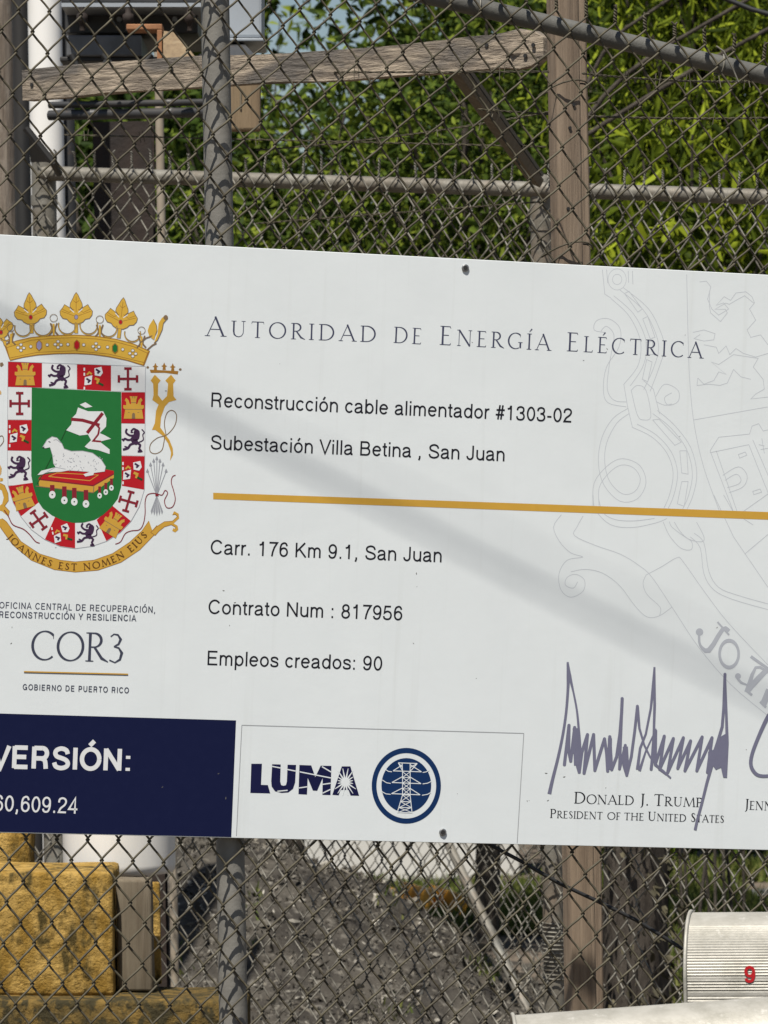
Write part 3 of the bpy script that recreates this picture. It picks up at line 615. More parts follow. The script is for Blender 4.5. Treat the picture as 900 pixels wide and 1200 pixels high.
G['B'] = (.60, stem(.13) + [[(.13, .98, tt)] + arc(.25, .755, .21, .225, 90, -90) + [(.13, .53, tt)], [(.13, .53, tt)] + arc(.27, .277, .26, .255, 90, -90) + [(.13, .02, tt)]])
G['C'] = (.74, [arc(.42, .5, .37, .49, 48, 312, 26), [(.67, .86, .03), (.675, .74, .02)], [(.67, .86, .05), (.66, .9, .03)]])
G['D'] = (.80, stem(.13) + [[(.13, .98, tt)] + arc(.30, .5, .42, .48, 90, -90, 20) + [(.13, .02, tt)]])
G['E'] = (.54, stem(.13) + bar(.13, .46, .979, 1) + bar(.13, .40, .52) + bar(.13, .48, .021, -1))
G['É'] = (.54, G['E'][1] + [[(.26, 1.1, .03), (.39, 1.3, .085)]])
G['F'] = (.50, stem(.13) + bar(.13, .46, .979, 1) + bar(.13, .38, .50))
G['G'] = (.80, [arc(.42, .5, .37, .49, 48, 300, 24), [(.67, .86, .03), (.675, .74, .02)], [(.68, .42, TT), (.68, .06, TT)], ser(.68, .41, .24)])
G['H'] = (.78, stem(.13) + stem(.65) + bar(.13, .65, .52))
G['J'] = (.30, [[(.16, 1, TT), (.16, .1, TT), (.13, -.08, .07), (.02, -.22, .03)], ser(.16, 1-sf/2)])
G['L'] = (.52, stem(.13) + bar(.13, .47, .021, -1, .13))
G['M'] = (.96, [[(.08, .02, tt), (.17, 1, tt)], [(.17, 1, TT), (.48, .03, TT*.9)], [(.48, .03, tt), (.79, 1, tt)], [(.79, 1, TT), (.88, .02, TT)], ser(.08, sf/2, .2), ser(.88, sf/2, .24)])
G['N'] = (.84, [[(.12, .02, tt), (.12, 1, tt)], [(.11, 1, TT), (.70, .0, TT)], [(.70, 0, tt), (.70, 1, tt)], ser(.12, sf/2, .2), ser(.08, 1-sf/2, .16), ser(.70, 1-sf/2, .2)])
G['O'] = (.86, [arc(.43, .5, .38, .49, 0, 360, 40)])
G['P'] = (.58, stem(.13) + [[(.13, .98, tt)] + arc(.27, .73, .23, .25, 90, -90) + [(.16, .48, tt)]])
G['R'] = (.66, stem(.13) + [[(.13, .98, tt)] + arc(.25, .74, .22, .24, 90, -90) + [(.13, .5, tt)], [(.27, .5, TT*.8), (.50, .12, TT), (.70, .0, .03)]])
G['S'] = (.52, [[(.41, .86, tt)] + [(.30, .965, tt), (.17, .93, .06), (.11, .79, .09), (.19, .62, TT), (.34, .44, TT), (.43, .27, .1), (.38, .09, .06), (.24, .025, tt), (.09, .12, tt)], [(.42, .9, .03), (.42, .76, .02)], [(.085, .1, .03), (.08, .26, .02)]])
G['T'] = (.64, [[(.32, 0, TT), (.32, .98, TT)], ser(.32, sf/2), [(.03, .979, tt), (.61, .979, tt)], [(.045, .98, .04), (.02, .85, .02)], [(.595, .98, .04), (.62, .85, .02)]])
G['U'] = (.76, [[(.14, 1, TT), (.14, .35, TT), (.17, .16, .09), (.27, .05, .055), (.40, .02, tt), (.53, .09, tt), (.60, .25, tt), (.61, .5, tt), (.61, 1, tt)], ser(.14, 1-sf/2), ser(.61, 1-sf/2, .2)])
G['3'] = (.52, [[(.06, .88, tt), (.16, .97, tt), (.28, .95, .06), (.37, .80, TT*.9), (.31, .63, .07), (.17, .54, tt)], [(.17, .54, tt), (.32, .50, .06), (.42, .33, TT), (.37, .10, .08), (.22, -.01, tt), (.05, .07, .05)]])
G['.'] = (.22, [[(.06, .05, .1), (.16, .05, .1)]])
G[' '] = (.34, [])
def roman(k, text, p0, p1, cap, small=None, big=(0,), space=.10, weight=1.0, mi=0):
    """fit text between two baseline points; indices in big keep the full cap height, the rest are small capitals"""
    small = small or cap
    q0 = Vector(sign_uv(*p0)); q1 = Vector(sign_uv(*p1)); d = q1-q0; L = d.length; d.normalize(); nrm = Vector((-d.y, d.x))
    adv = sum((G[ch][0]+space)*((cap if i in big else small)/750) for i, ch in enumerate(text)) - space*small/750
    kx = L/adv; x = 0
    for i, ch in enumerate(text):
        sc = (cap if i in big else small)/750
        for st in G[ch][1]:
            uv = [tuple(q0 + d*(x+a*sc*kx) + nrm*(b*sc)) for a, b, w_ in st]
            k.uvstroke(uv, [w_*sc*weight for a, b, w_ in st], mi)
        x += (G[ch][0]+space)*sc*kx
# ---- title, project lines
for t, a, b in (('AUTORIDAD', (241, 394.6), (441, 401.5)), ('DE', (461, 402.6), (494, 404)), ('ENERGÍA', (515, 405), (645, 411.4)), ('ELÉCTRICA', (664, 412.4), (823.5, 420.4))):
    k = Ink(1); roman(k, t, (a[0], a[1]-1), (b[0], b[1]-.5), 22.3, 18.8, () if t == 'DE' else (0,), space=.22); k.build('title_word', [I_title], sign)
k = Ink(1); sans(k, 'Reconstrucción cable alimentador #1303-02', (247.4, 476.8), (670.2, 495.2), 16.9); k.build('project_line', [I_text], sign)
k = Ink(1); sans(k, 'Subestación Villa Betina , San Juan', (246.6, 526.6), (591, 540.6), 16.9); k.build('project_line', [I_text], sign)
k = Ink(1); sans(k, 'Carr. 176 Km 9.1, San Juan', (246.6, 649.4), (517.3, 659), 16.9); k.build('project_line', [I_text], sign)
k = Ink(1); sans(k, 'Contrato Num : 817956', (244, 719.4), (471.2, 727), 16.9); k.build('project_line', [I_text], sign)
k = Ink(1); sans(k, 'Empleos creados: 90', (243, 779.4), (447.6, 785.8), 16.9); k.build('project_line', [I_text], sign)
k = Ink(1); k.poly([(249.8, 577.4), (249.8, 585), (900, 609), (1100, 617), (1100, 607.5), (900, 600)]); k.build('gold_rule', [I_gold], sign)
# ---- agency block
k = Ink(1)
sans(k, 'OFICINA CENTRAL DE RECUPERACIÓN,', (-1, 712.8), (181.6, 718.2), 7.4, weight=.15, space=.14)
sans(k, 'RECONSTRUCCIÓN Y RESILIENCIA', (-1, 723.6), (159.6, 728), 7.2, weight=.15, space=.14)
roman(k, 'COR3', (35.5, 772.8), (146, 776.4), 33.5, big=(0, 1, 2, 3), space=.03, weight=.92)
sans(k, 'GOBIERNO DE PUERTO RICO', (26.5, 808.2), (150.8, 812.2), 6.6, weight=.15, space=.2)
k.stroke([(28, 788), (150, 791)], 1.0)
k.stroke([(28, 787), (150, 790)], 1.4, 1)
k.build('agency_lettering', [I_slate, I_gold], sign)
# ---- investment band
u_, v_ = sign_uv(276.6, 844.2); v_b = -SH + .0012
k = Ink(1); k.raw([(X0+.02, v_b, .0002), (sign_uv(271, 980)[0]*.5+u_*.5, v_b, .0002), (u_, v_, .0002), (X0+.02, v_+.0005, .0002)], [(0, 1, 2, 3)], 0); k.build('investment_band', [I_navy], sign)
k = Ink(2)
sans(k, 'VERSIÓN:', (-11, 899.3), (152, 903.4), 25.2, weight=.21, space=.07); k.build('investment_heading', [I_white], sign)
k = Ink(2); sans(k, '60,609.24', (-7, 950.2), (91.3, 953.6), 18.5)
k.build('investment_amount', [I_white], sign)
# ---- utility logo box
k = Ink(1)
for a, b in (((283.4, 849.8), (613.8, 859.4)), ((613.8, 859.4), (606, 988)), ((283.4, 849.8), (277, 979.6))): k.stroke([a, b], .9)
k.build('logo_box', [I_box], sign)
k = Ink(1)
k.poly([(52, 126), (97, 126), (93, 215), (122, 216), (132, 251), (48, 249)], tr=LU)
k.poly([(140, 128), (176, 129), (174, 200), (178, 216), (188, 219), (198, 216), (202, 202), (205, 130), (241, 131), (237, 205), (228, 232), (208, 247), (180, 249), (152, 242), (138, 222), (136, 200)], tr=LU)
k.poly([(255, 131), (305, 133), (322, 182), (345, 134), (390, 135), (386, 258), (352, 257), (353, 186), (330, 240), (312, 239), (290, 186), (287, 256), (251, 254)], tr=LU)
k.poly([(434, 137), (470, 137), (507, 261), (471, 260), (462, 236), (428, 236), (421, 259), (394, 257)], tr=LU)
lg = k.build('utility_logo_letters', [I_luma], sign)
k = Ink(2)
for a, b in (((140, 137), (176, 144)), ((204, 150), (240, 157)), ((256, 160), (388, 186)), ((253, 228), (288, 223)), ((353, 213), (387, 208)), ((162, 242), (205, 238)), ((350, 138), (389, 161)), ((353, 250), (386, 234))): k.stroke([a, b], 1.3, tr=LU)
for i in range(16):
    a = 2*math.pi*i/16+.2; rl = min(58, (44 if math.sin(a) > .2 else 32)/max(.02, abs(math.cos(a)))); k.stroke([(449+10*math.cos(a), 203+10*math.sin(a)), (449+rl*math.cos(a), 203+rl*math.sin(a))], [2.2, .7], tr=LU)
k.disc((449, 203), 17, 17, tr=LU)
k.build('logo_rays', [M_panel], lg)
k = Ink(1); k.disc((706, 219), 146, 160, 0, 64, inner=.862, tr=LU); k.disc((706, 217), 105, 115, 0, 56, tr=LU); em = k.build('utility_emblem', [I_blue], sign)
k = Ink(2); W_ = .95
for a, b in (((688, 122), (690, 160)), ((722, 123), (722, 160)), ((690, 160), (690, 258)), ((722, 160), (722, 258)), ((690, 258), (668, 330)), ((722, 258), (730, 333)), ((690, 258), (722, 258)), ((668, 330), (730, 333)),
             ((672, 122), (752, 125)), ((650, 156), (770, 160)), ((672, 122), (690, 142)), ((752, 125), (722, 142)), ((650, 156), (690, 130)), ((770, 160), (722, 130)), ((672, 122), (690, 156)), ((752, 125), (722, 158)),
             ((645, 205), (768, 210)), ((645, 205), (690, 180)), ((768, 210), (722, 182)), ((643, 252), (764, 257)), ((643, 252), (690, 228)), ((764, 257), (722, 230)), ((675, 310), (728, 312)), ((682, 285), (725, 287))): k.stroke([a, b], W_, tr=LU)
ysl = [160, 184, 208, 232, 258]
for a, b in zip(ysl, ysl[1:]): k.stroke([(690, a), (722, b)], .8, tr=LU); k.stroke([(722, a), (690, b)], .8, tr=LU); k.stroke([(690, b), (722, b)], .8, tr=LU)
for (x0, x1, a), (y0, y1, b) in (((690, 722, 258), (682, 725, 286)), ((682, 725, 286), (675, 728, 311)), ((675, 728, 311), (668, 730, 332))): k.stroke([(x0, a), (y1, b)], .8, tr=LU); k.stroke([(x1, a), (y0, b)], .8, tr=LU)
for p in ([(618, 150), (630, 158), (645, 160)], [(604, 194), (622, 206), (640, 209)], [(602, 243), (620, 253), (640, 255)], [(775, 163), (790, 160), (803, 153)], [(775, 211), (795, 208), (812, 200)], [(772, 259), (795, 255), (810, 247)]): k.stroke(p, .9, tr=LU)
k.build('pylon_drawing', [M_panel], em)
# ---- bolts
for px, py in ((545, 314), (518.6, 975.2)):
    u, v = sign_uv(px, py); m = MB()
    m.tube([(u, v, -.001), (u, v, .0022), (u, v, .0028)], [.0058, .0058, .0046], 20); b = m.build('bolt', M_bolt, None, smooth=False)
    b.parent = sign; m = MB(); m.tube([(u, v, .0015), (u, v, .0036)], .0034, 12); h = m.build('bolt_socket', M_hole); h.parent = b
k = Ink(1); rs = random.Random(5)
for px, py in [(488, 672), (269, 733), (262, 692), (640, 906), (642, 938), (536, 930), (14, 735), (620, 938)] + [(rs.uniform(10, 890), rs.uniform(320, 960)) for _ in range(26)]:
    r_ = rs.uniform(.35, 1.0); aa = rs.uniform(0, 3.1); k.stroke([(px-r_*math.cos(aa)*1.6, py-r_*math.sin(aa)*1.6), (px, py+.3), (px+r_*math.cos(aa)*1.6, py+r_*math.sin(aa)*1.6)], [.4*r_, 1.3*r_, .3*r_])
k.build('dirt_specks', [ink('dirt', (.12, .115, .10))], sign, kind='stuff')
# ---- signature block
k = Ink(1)
roman(k, 'DONALD', (672.5, 941.4), (742.8, 943.4), 13.6, 11, (0,), weight=1.35, space=.06); roman(k, 'J.', (750.5, 943.5), (760, 943.8), 13.6, weight=1.35); roman(k, 'TRUMP', (766, 944), (823.5, 945.8), 13.6, 11, (0,), weight=1.35, space=.06); k.build('signatory_name', [I_text], sign)
k = Ink(1)
for t, a, b in (('PRESIDENT', 644.3, 706), ('OF', 711.5, 727), ('THE', 731, 754.5), ('UNITED', 759, 804), ('STATES', 809, 848.4)):
    y = lambda x: 958.4 + (x-644)*.0275
    roman(k, t, (a, y(a)), (b, y(b)), 10.6, 8.6, (0,) if t not in ('OF', 'THE') else (), weight=1.35, space=.06)
k.build('signatory_title', [I_text], sign); k = Ink(1)
roman(k, 'JENN', (873, 948.6), (905, 949.8), 12.6, 10.4, (0,), weight=1.35, space=.06)
k.build('signatory_name', [I_text], sign)
k = Ink(2)
k.stroke([(22, 1022), (45, 920), (85, 760), (118, 600), (140, 450), (152, 300), (155, 200), (151, 95)], [4.8, 4, 3.6, 3.4, 3.2, 3.4, 4.2, 2.6], tr=SG, smooth=4)
k.stroke([(151, 95), (165, 190), (190, 300), (215, 430), (228, 560), (236, 700), (232, 870)], [2.2, 4.2, 2.4, 2.6, 3, 4, 2.4], tr=SG, smooth=4)
zz = [(128, 815), (160, 540), (158, 720), (172, 790), (200, 555), (196, 730), (222, 580), (212, 800), (232, 868), (250, 730), (290, 605), (266, 875), (300, 740), (333, 605), (342, 855), (380, 730), (410, 635), (425, 740), (432, 860), (447, 620), (460, 850), (495, 760), (518, 600), (530, 450), (534, 352)]
k.zig(zz, 3.9, tr=SG); k.stroke([(205, 560), (215, 820)], 7, tr=SG); k.stroke([(448, 630), (446, 850)], 5, tr=SG)
k.zig([(534, 352), (526, 560), (515, 845), (556, 680), (545, 820), (566, 890), (598, 760), (622, 580), (641, 405)], 3.5, tr=SG); k.stroke([(556, 690), (566, 860)], 6.5, tr=SG)
k.stroke([(641, 405), (655, 560), (690, 680), (730, 760), (800, 850), (845, 885)], [3.8, 3, 2.4, 2.2, 3, 2.4], tr=SG)
k.stroke([(641, 850), (660, 700), (700, 600), (735, 420), (755, 240), (761, 130)], [4, 3, 2.6, 2.8, 4, 2.4], tr=SG); k.stroke([(761, 130), (762, 400), (756, 600), (738, 850)], [2.2, 3.4, 3, 3.4], tr=SG); k.stroke([(655, 860), (700, 720), (768, 575), (770, 800)], [3.6, 2, 3, 3.6], tr=SG)
z2 = [(16, 770), (45, 525), (42, 740), (100, 560), (70, 770), (158, 575), (122, 790), (222, 570), (186, 765), (268, 590), (232, 780), (342, 565), (308, 780), (405, 570), (376, 790), (440, 600), (470, 500), (480, 380), (488, 165)]
k.zig(z2, 3.7, tr=SG2); k.stroke([(488, 165), (496, 400), (502, 600), (490, 825)], [2.6, 3.2, 4, 4.4], tr=SG2)
k.poly([(380, 660), (430, 640), (465, 560), (500, 540), (504, 700), (498, 820), (476, 822), (462, 760), (430, 775), (405, 740), (376, 790)], tr=SG2)
k.stroke([(405, 740), (372, 860), (340, 990), (310, 1100), (297, 1160)], [4.2, 3.6, 3.4, 3.4, 3.6], tr=SG2); k.stroke([(40, 745), (90, 780), (142, 828)], [2, 2.6, 2], tr=SG2)
k.stroke([(790, 400), (755, 450), (700, 570), (660, 680), (655, 750), (685, 800), (730, 815), (800, 810)], [5.4, 5, 4.4, 4.4, 4.6, 4.2, 3.8, 3.6], tr=SG2, smooth=4)
k.build('signatures', [I_sig], sign)
# ---- pale watermark of the arms
k = Ink(0); w_ = .75
def wm(T, pts, s=4): k.stroke(pts, w_, tr=T, smooth=s)
def wms(T, *pl): 
    for p in pl: k.stroke(list(p), w_, tr=T)
k.disc((288, 95), 38, 44, 0, 30, .95, tr=W1); k.disc((288, 95), 20, 22, 0, 20, .9, tr=W1)
wms(W1, ((228, 55), (238, 155), (262, 170)), ((350, 60), (352, 115)), ((245, 55), (250, 110)), ((333, 60), (334, 108)))
for off in (0, 20, 62, 82):
    wm(W1, [(262+off*.6, 172-off*.55), (330+off, 235-off*.3), (372+off*1.1, 310-off*.1), (385+off*1.15, 375), (370+off*1.05, 450+off*.1), (315+off*1.3, 520+off*.35)])
for p in ([(318, 152), (336, 143), (390, 215), (372, 228)], [(392, 255), (412, 245), (442, 330), (422, 335)], [(408, 420), (430, 430), (412, 510), (390, 500)], [(405, 350), (432, 345), (434, 400), (408, 400)]): wms(W1, p+[p[0]])
wms(W1, [(315, 520), (330, 610), (350, 695)], [(395, 505), (435, 540), (460, 640)]); wm(W1, [(345, 545), (370, 525), (405, 545), (425, 650), (395, 665), (370, 645), (345, 545)])
wm(W1, [(240, 310), (195, 300), (205, 262), (255, 255), (300, 295), (295, 370), (245, 450), (232, 540), (250, 595), (325, 612)]); wm(W1, [(222, 305), (245, 285), (275, 320), (265, 390), (255, 450), (248, 540), (275, 585), (325, 592)])
wm(W1, [(445, 570), (480, 520), (535, 545), (535, 590), (495, 605), (480, 575), (510, 555)]); wm(W1, [(445, 590), (480, 605), (510, 600)])
wm(W1, [(332, 618), (270, 660), (225, 740), (212, 840), (235, 930), (300, 995), (370, 985), (405, 920), (380, 850), (310, 822), (250, 850), (195, 920), (190, 1015)]); wm(W1, [(335, 640), (285, 680), (245, 760), (238, 840), (258, 915), (310, 965), (360, 955), (382, 905), (355, 860), (305, 848), (255, 880), (215, 940), (215, 1020)])
for off in (0, 18, 78, 96): wm(W1, [(350+off*1.05, 695-off*.72), (430+off*.95, 735-off*.5), (490+off, 800-off*.25), (515+off, 880), (500+off, 970), (470+off, 1038)])
for p in ([(432, 665), (458, 662), (548, 755), (522, 768)], [(542, 790), (570, 790), (576, 885), (550, 880)], [(550, 915), (576, 915), (560, 1015), (532, 1005)]): wms(W1, p+[p[0]])
wm(W1, [(570, 75), (575, 300), (582, 500), (600, 680), (640, 860), (705, 1040)], 5); wms(W1, ((598, 665), (900, 612)))
lion = [(622, 105), (650, 102), (668, 125), (655, 175), (672, 215), (700, 240), (740, 215), (720, 190), (690, 200), (722, 165), (748, 180), (770, 150), (810, 145), (835, 165), (845, 190), (825, 215), (850, 260), (815, 300), (830, 330), (870, 320), (900, 360)]
wms(W1, lion, [(a+(7 if i % 2 else -5), b+(26 if i % 2 else 16)) for i, (a, b) in enumerate(lion[2:14])])
wms(W1, [(595, 310), (640, 300), (685, 315), (680, 340), (640, 345), (600, 335), (625, 318)], [(640, 360), (690, 370), (700, 395), (730, 365), (745, 400), (770, 375), (800, 395), (850, 410), (900, 395)], [(615, 495), (640, 520), (680, 505), (700, 470), (730, 480), (670, 430), (700, 440), (760, 400), (860, 415), (840, 450), (880, 500), (885, 540), (850, 560), (830, 580), (900, 572)], [(615, 495), (612, 525), (660, 520), (705, 525), (735, 515), (760, 460), (790, 490), (830, 500)])
wms(W1, [(665, 790), (700, 735), (825, 722), (835, 690), (862, 680), (880, 710), (900, 705)], [(665, 790), (760, 1038)], [(690, 790), (775, 1038)], [(665, 798), (822, 765)], [(822, 765), (900, 960)], [(838, 745), (905, 900)], [(780, 805), (808, 795), (814, 808), (785, 820), (780, 805)], [(838, 955), (868, 945), (874, 958), (842, 968), (838, 955)], [(862, 765), (885, 770)], [(870, 785), (900, 780)], [(875, 740), (885, 800)])
wm(W1, [(716, 890), (780, 855), (815, 890), (800, 935), (742, 960)]); wm(W1, [(726, 910), (770, 885), (790, 905), (780, 925), (735, 940)])
wms(W1, [(800, 1036), (900, 965)])
# lower half
wm(W2, [(190, 0), (200, 60), (260, 120), (350, 132), (450, 112), (490, 95)]); wm(W2, [(212, 10), (230, 70), (280, 100), (360, 105), (440, 95)])
wm(W2, [(62, 80), (30, 130), (55, 190), (100, 235), (148, 252), (85, 265), (52, 320), (60, 385), (100, 415), (150, 390), (155, 345), (120, 322), (85, 335), (78, 365), (110, 378), (128, 352)])
wm(W2, [(150, 85), (125, 130), (115, 165), (200, 205), (300, 240), (375, 285), (430, 335), (520, 470), (620, 620), (750, 770), (895, 892)])
wm(W2, [(100, 312), (160, 302), (230, 318), (300, 370), (360, 450), (410, 495), (460, 490), (510, 455)]); wm(W2, [(460, 490), (462, 455), (410, 405), (393, 360), (405, 325)])
wm(W2, [(405, 325), (470, 290), (530, 255), (555, 270), (640, 390), (740, 520), (900, 690)]); wm(W2, [(475, 110), (500, 165), (545, 215), (588, 222), (590, 190), (555, 165), (510, 130), (500, 108)])
wm(W2, [(585, 170), (625, 215), (640, 320), (680, 385), (760, 425), (900, 465)]); wm(W2, [(600, 155), (640, 195), (660, 310), (700, 375), (780, 408), (900, 442)]); wm(W2, [(520, 110), (545, 150), (580, 180), (630, 190), (640, 170), (610, 110)])
wms(W2, [(680, 0), (760, 170), (900, 375)], [(805, 240), (900, 160)], [(720, 0), (760, 70), (840, 122)])
k.build('watermark_arms', [I_wm], sign)
k = Ink(1)
def wletter(pts, T=W2, w=3.2): k.stroke(pts, w, tr=T, smooth=3)
wletter([(742, 552), (716, 545), (660, 630), (625, 610), (620, 570)], w=[4.5, 5, 6, 3, 3]); k.disc((622, 556), 15, 15, tr=W2); k.stroke([(695, 515), (742, 568)], 2.2, tr=W2)
k.disc((742, 645), 44, 62, 0, 30, .76, tr=W2)
wletter([(900, 720), (850, 700), (815, 800)], w=[3, 3, 7]); wletter([(900, 705), (860, 745), (820, 790)], w=[6, 7, 7]); wletter([(815, 770), (790, 760), (770, 735)], w=[2, 3, 3]); k.disc((778, 735), 12, 12, tr=W2); k.stroke([(830, 655), (900, 705)], 3.5, tr=W2); k.stroke([(808, 790), (835, 812)], 3, tr=W2)
wletter([(905, 790), (880, 850)], w=[8, 8]); k.stroke([(868, 838), (892, 862)], 3, tr=W2)
k.build('watermark_letters', [I_wmt], sign)
# ---- coat of arms
AM = [I_red, I_white, I_green, I_gold, I_purple, I_maroon, I_grey, I_brown, I_dkgreen]
RED, WHT, GRN, GLD, PUR, MAR, GRY, BRN, DKG = range(9)
def BA(x, y): return (x, y+736.4)      # lower tracing sheet expressed in the upper sheet's coordinates
def lo(*pts): return [BA(*p) for p in pts]
k = Ink(1)
cells = [(RED, [(38, 424), (201, 430), (201, 549), (38, 545)]), (WHT, [(203, 430), (367, 437), (367, 556), (203, 549)]), (RED, [(369, 437), (532, 443), (532, 565), (369, 557)]), (WHT, [(534, 443), (697, 448), (697, 571), (534, 565)]),
         (WHT, [(38, 547), (152, 550), (151, 703), (37, 702)]), (RED, [(36, 704), (151, 705), (150, 852), (35, 850)]), (WHT, lo((35, 116), (150, 118), (149, 280), (38, 282))),
         (RED, lo((40, 285), (160, 268), (187, 362), (100, 430), (62, 360))), (WHT, lo((187, 362), (264, 432), (215, 540), (150, 492), (100, 430))), (RED, lo((264, 432), (360, 462), (360, 583), (290, 573), (215, 540))),
         (WHT, lo((360, 462), (463, 447), (510, 548), (440, 572), (360, 583))), (RED, lo((463, 447), (540, 380), (627, 452), (575, 507), (510, 548))), (WHT, lo((540, 380), (584, 284), (691, 303), (665, 385), (627, 452))),
         (RED, [(582, 571), (697, 572), (696, 722), (582, 720)]), (WHT, [(582, 722), (696, 723), (694, 876), (583, 874)]), (RED, lo((583, 140), (693, 142), (691, 302), (584, 283)))]
for c_, p in cells: k.poly(p, c_, tr=ZA)
arms = k.build('coat_of_arms', AM, sign)
k = Ink(2)
k.poly([(152, 549), (580, 570)] + lo((583, 150), (583, 250), (580, 290), (565, 345), (535, 385), (495, 422), (450, 448), (400, 460), (350, 461), (300, 449), (250, 426), (205, 392), (180, 355), (160, 290), (150, 235), (150, 100)), GRN, tr=ZA)
k.stroke([(38, 424), (697, 448)] + lo((694, 150), (692, 300), (667, 385), (628, 453), (575, 508), (510, 549), (440, 573), (360, 584), (290, 574), (215, 541), (150, 493), (100, 431), (62, 362), (38, 282), (35, 130)), .5, GRY, tr=ZA, closed=True)
k.build('shield_field', AM, arms)
k = Ink(3)
def place(cx, cy, s, rot=0):
    ca, sa = math.cos(rot), math.sin(rot)
    return lambda x, y: ZA(cx + s*(x*ca + y*sa), cy + s*(x*sa - y*ca))
def castle(cx, cy, s, rot=0):
    global k; k = Ink(3); _castle(cx, cy, s, rot); k.build('castle_charge', AM, arms)
def _castle(cx, cy, s, rot):
    t = place(cx, cy, s, rot)
    k.poly([(-.40, -.45), (.40, -.45), (.34, -.08), (.42, -.02), (.42, .10), (.30, .10), (.30, .22), (.36, .30), (.30, .40), (.20, .30), (.16, .16), (.10, .14), (.12, .34), (.16, .46), (-.16, .46), (-.12, .34), (-.10, .14), (-.16, .16), (-.2, .3), (-.30, .40), (-.36, .30), (-.30, .22), (-.30, .10), (-.42, .10), (-.42, -.02), (-.34, -.08)], GLD, tr=t)
    for p in ([(-.36, -.07), (.36, -.07)], [(-.10, .2), (.1, .2)], [(-.04, .46), (-.04, .38)], [(.05, .46), (.05, .38)], [(-.22, -.2), (-.16, -.2)], [(.16, -.2), (.22, -.2)]): k.stroke(p, .7, BRN, tr=t)
    k.poly([(-.07, -.45), (.07, -.45), (.06, -.25), (0, -.2), (-.06, -.25)], BRN, tr=t)
def lionf(cx, cy, s, rot=0):
    global k; k = Ink(3); _lionf(cx, cy, s, rot); k.build('lion_charge', AM, arms)
def _lionf(cx, cy, s, rot):
    t = place(cx, cy, s, rot); q = s/4.09
    k.stroke([(.02, .36), (.12, .30), (.10, .12), (.0, .02), (.10, -.10), (.16, -.14)], [q*.16, q*.24, q*.26, q*.24, q*.2, q*.12], PUR, tr=t, smooth=3)
    for p, w in (([(.05, .18), (-.15, .18), (-.30, .30), (-.26, .44)], .08), ([(-.02, .02), (-.22, .0), (-.34, .05), (-.42, -.04)], .08), ([(-.36, -.02), (-.46, .04)], .06), ([(.08, -.12), (-.12, -.18), (-.22, -.32), (-.42, -.38)], .09), ([(-.2, -.3), (-.36, -.25)], .05), ([(.14, -.12), (.26, -.2), (.22, -.34), (.30, -.44), (.16, -.45)], .085), ([(.18, -.1), (.38, .0), (.36, .2), (.42, .3), (.32, .42)], .045), ([(-.1, .34), (.0, .44), (.1, .40)], .07), ([(-.02, .30), (-.12, .30)], .05)):
        k.stroke(p, q*w, PUR, tr=t, smooth=3)
def crossf(cx, cy, s, rot=0):
    global k; k = Ink(3); _crossf(cx, cy, s, rot); k.build('cross_charge', AM, arms)
def _crossf(cx, cy, s, rot):
    t = place(cx, cy, s, rot); w = s/4.09*.10
    for p in ([(-.36, 0), (.36, 0)], [(0, -.42), (0, .42)], [(-.37, -.15), (-.37, .15)], [(.37, -.15), (.37, .15)], [(-.15, .42), (.15, .42)], [(-.15, -.42), (.15, -.42)]): k.stroke(p, w, MAR, tr=t)
def flagsf(cx, cy, s, rot=0):
    global k; k = Ink(3); _flagsf(cx, cy, s, rot); k.build('flags_charge', AM, arms)
def _flagsf(cx, cy, s, rot):
    t = place(cx, cy, s, rot)
    k.poly([(.0, .38), (.28, .44), (.34, .20), (.24, .06), (.02, .10)], WHT, tr=t); k.poly([(-.38, .02), (-.08, .10), (-.12, -.26), (-.40, -.30)], WHT, tr=t)
    for c_ in ((.14, .27), (-.24, -.1)): k.stroke([(c_[0]-.08, c_[1]+.07), (c_[0]+.06, c_[1]-.02), (c_[0]-.02, c_[1]-.1)], s/4.09*.08, PUR, tr=t)
    k.stroke([(-.3, .12), (-.2, .22), (-.1, .14)], s/4.09*.07, GLD, tr=t); k.stroke([(.02, -.02), (.16, -.08), (.12, -.24)], s/4.09*.1, GLD, tr=t); k.stroke([(.16, -.2), (.36, -.3)], s/4.09*.08, DKG, tr=t)
    for a in (.4, .2, -.36): k.stroke([(-.4, a), (-.4, a-.12)], s/4.09*.06, WHT, tr=t)
castle(120, 485, 118); lionf(285, 493, 120); flagsf(452, 502, 120); crossf(613, 507, 118); crossf(94, 625, 118); flagsf(94, 777, 120); lionf(*BA(92, 197), 122)
castle(*BA(108, 340), 118, -.28); crossf(*BA(185, 447), 112, -.62); flagsf(*BA(300, 517), 112, -.2); lionf(*BA(420, 515), 112, .12); castle(*BA(542, 465), 118, .55); crossf(*BA(615, 358), 112, .28)
castle(640, 645, 118); lionf(640, 800, 122); flagsf(*BA(638, 218), 122)
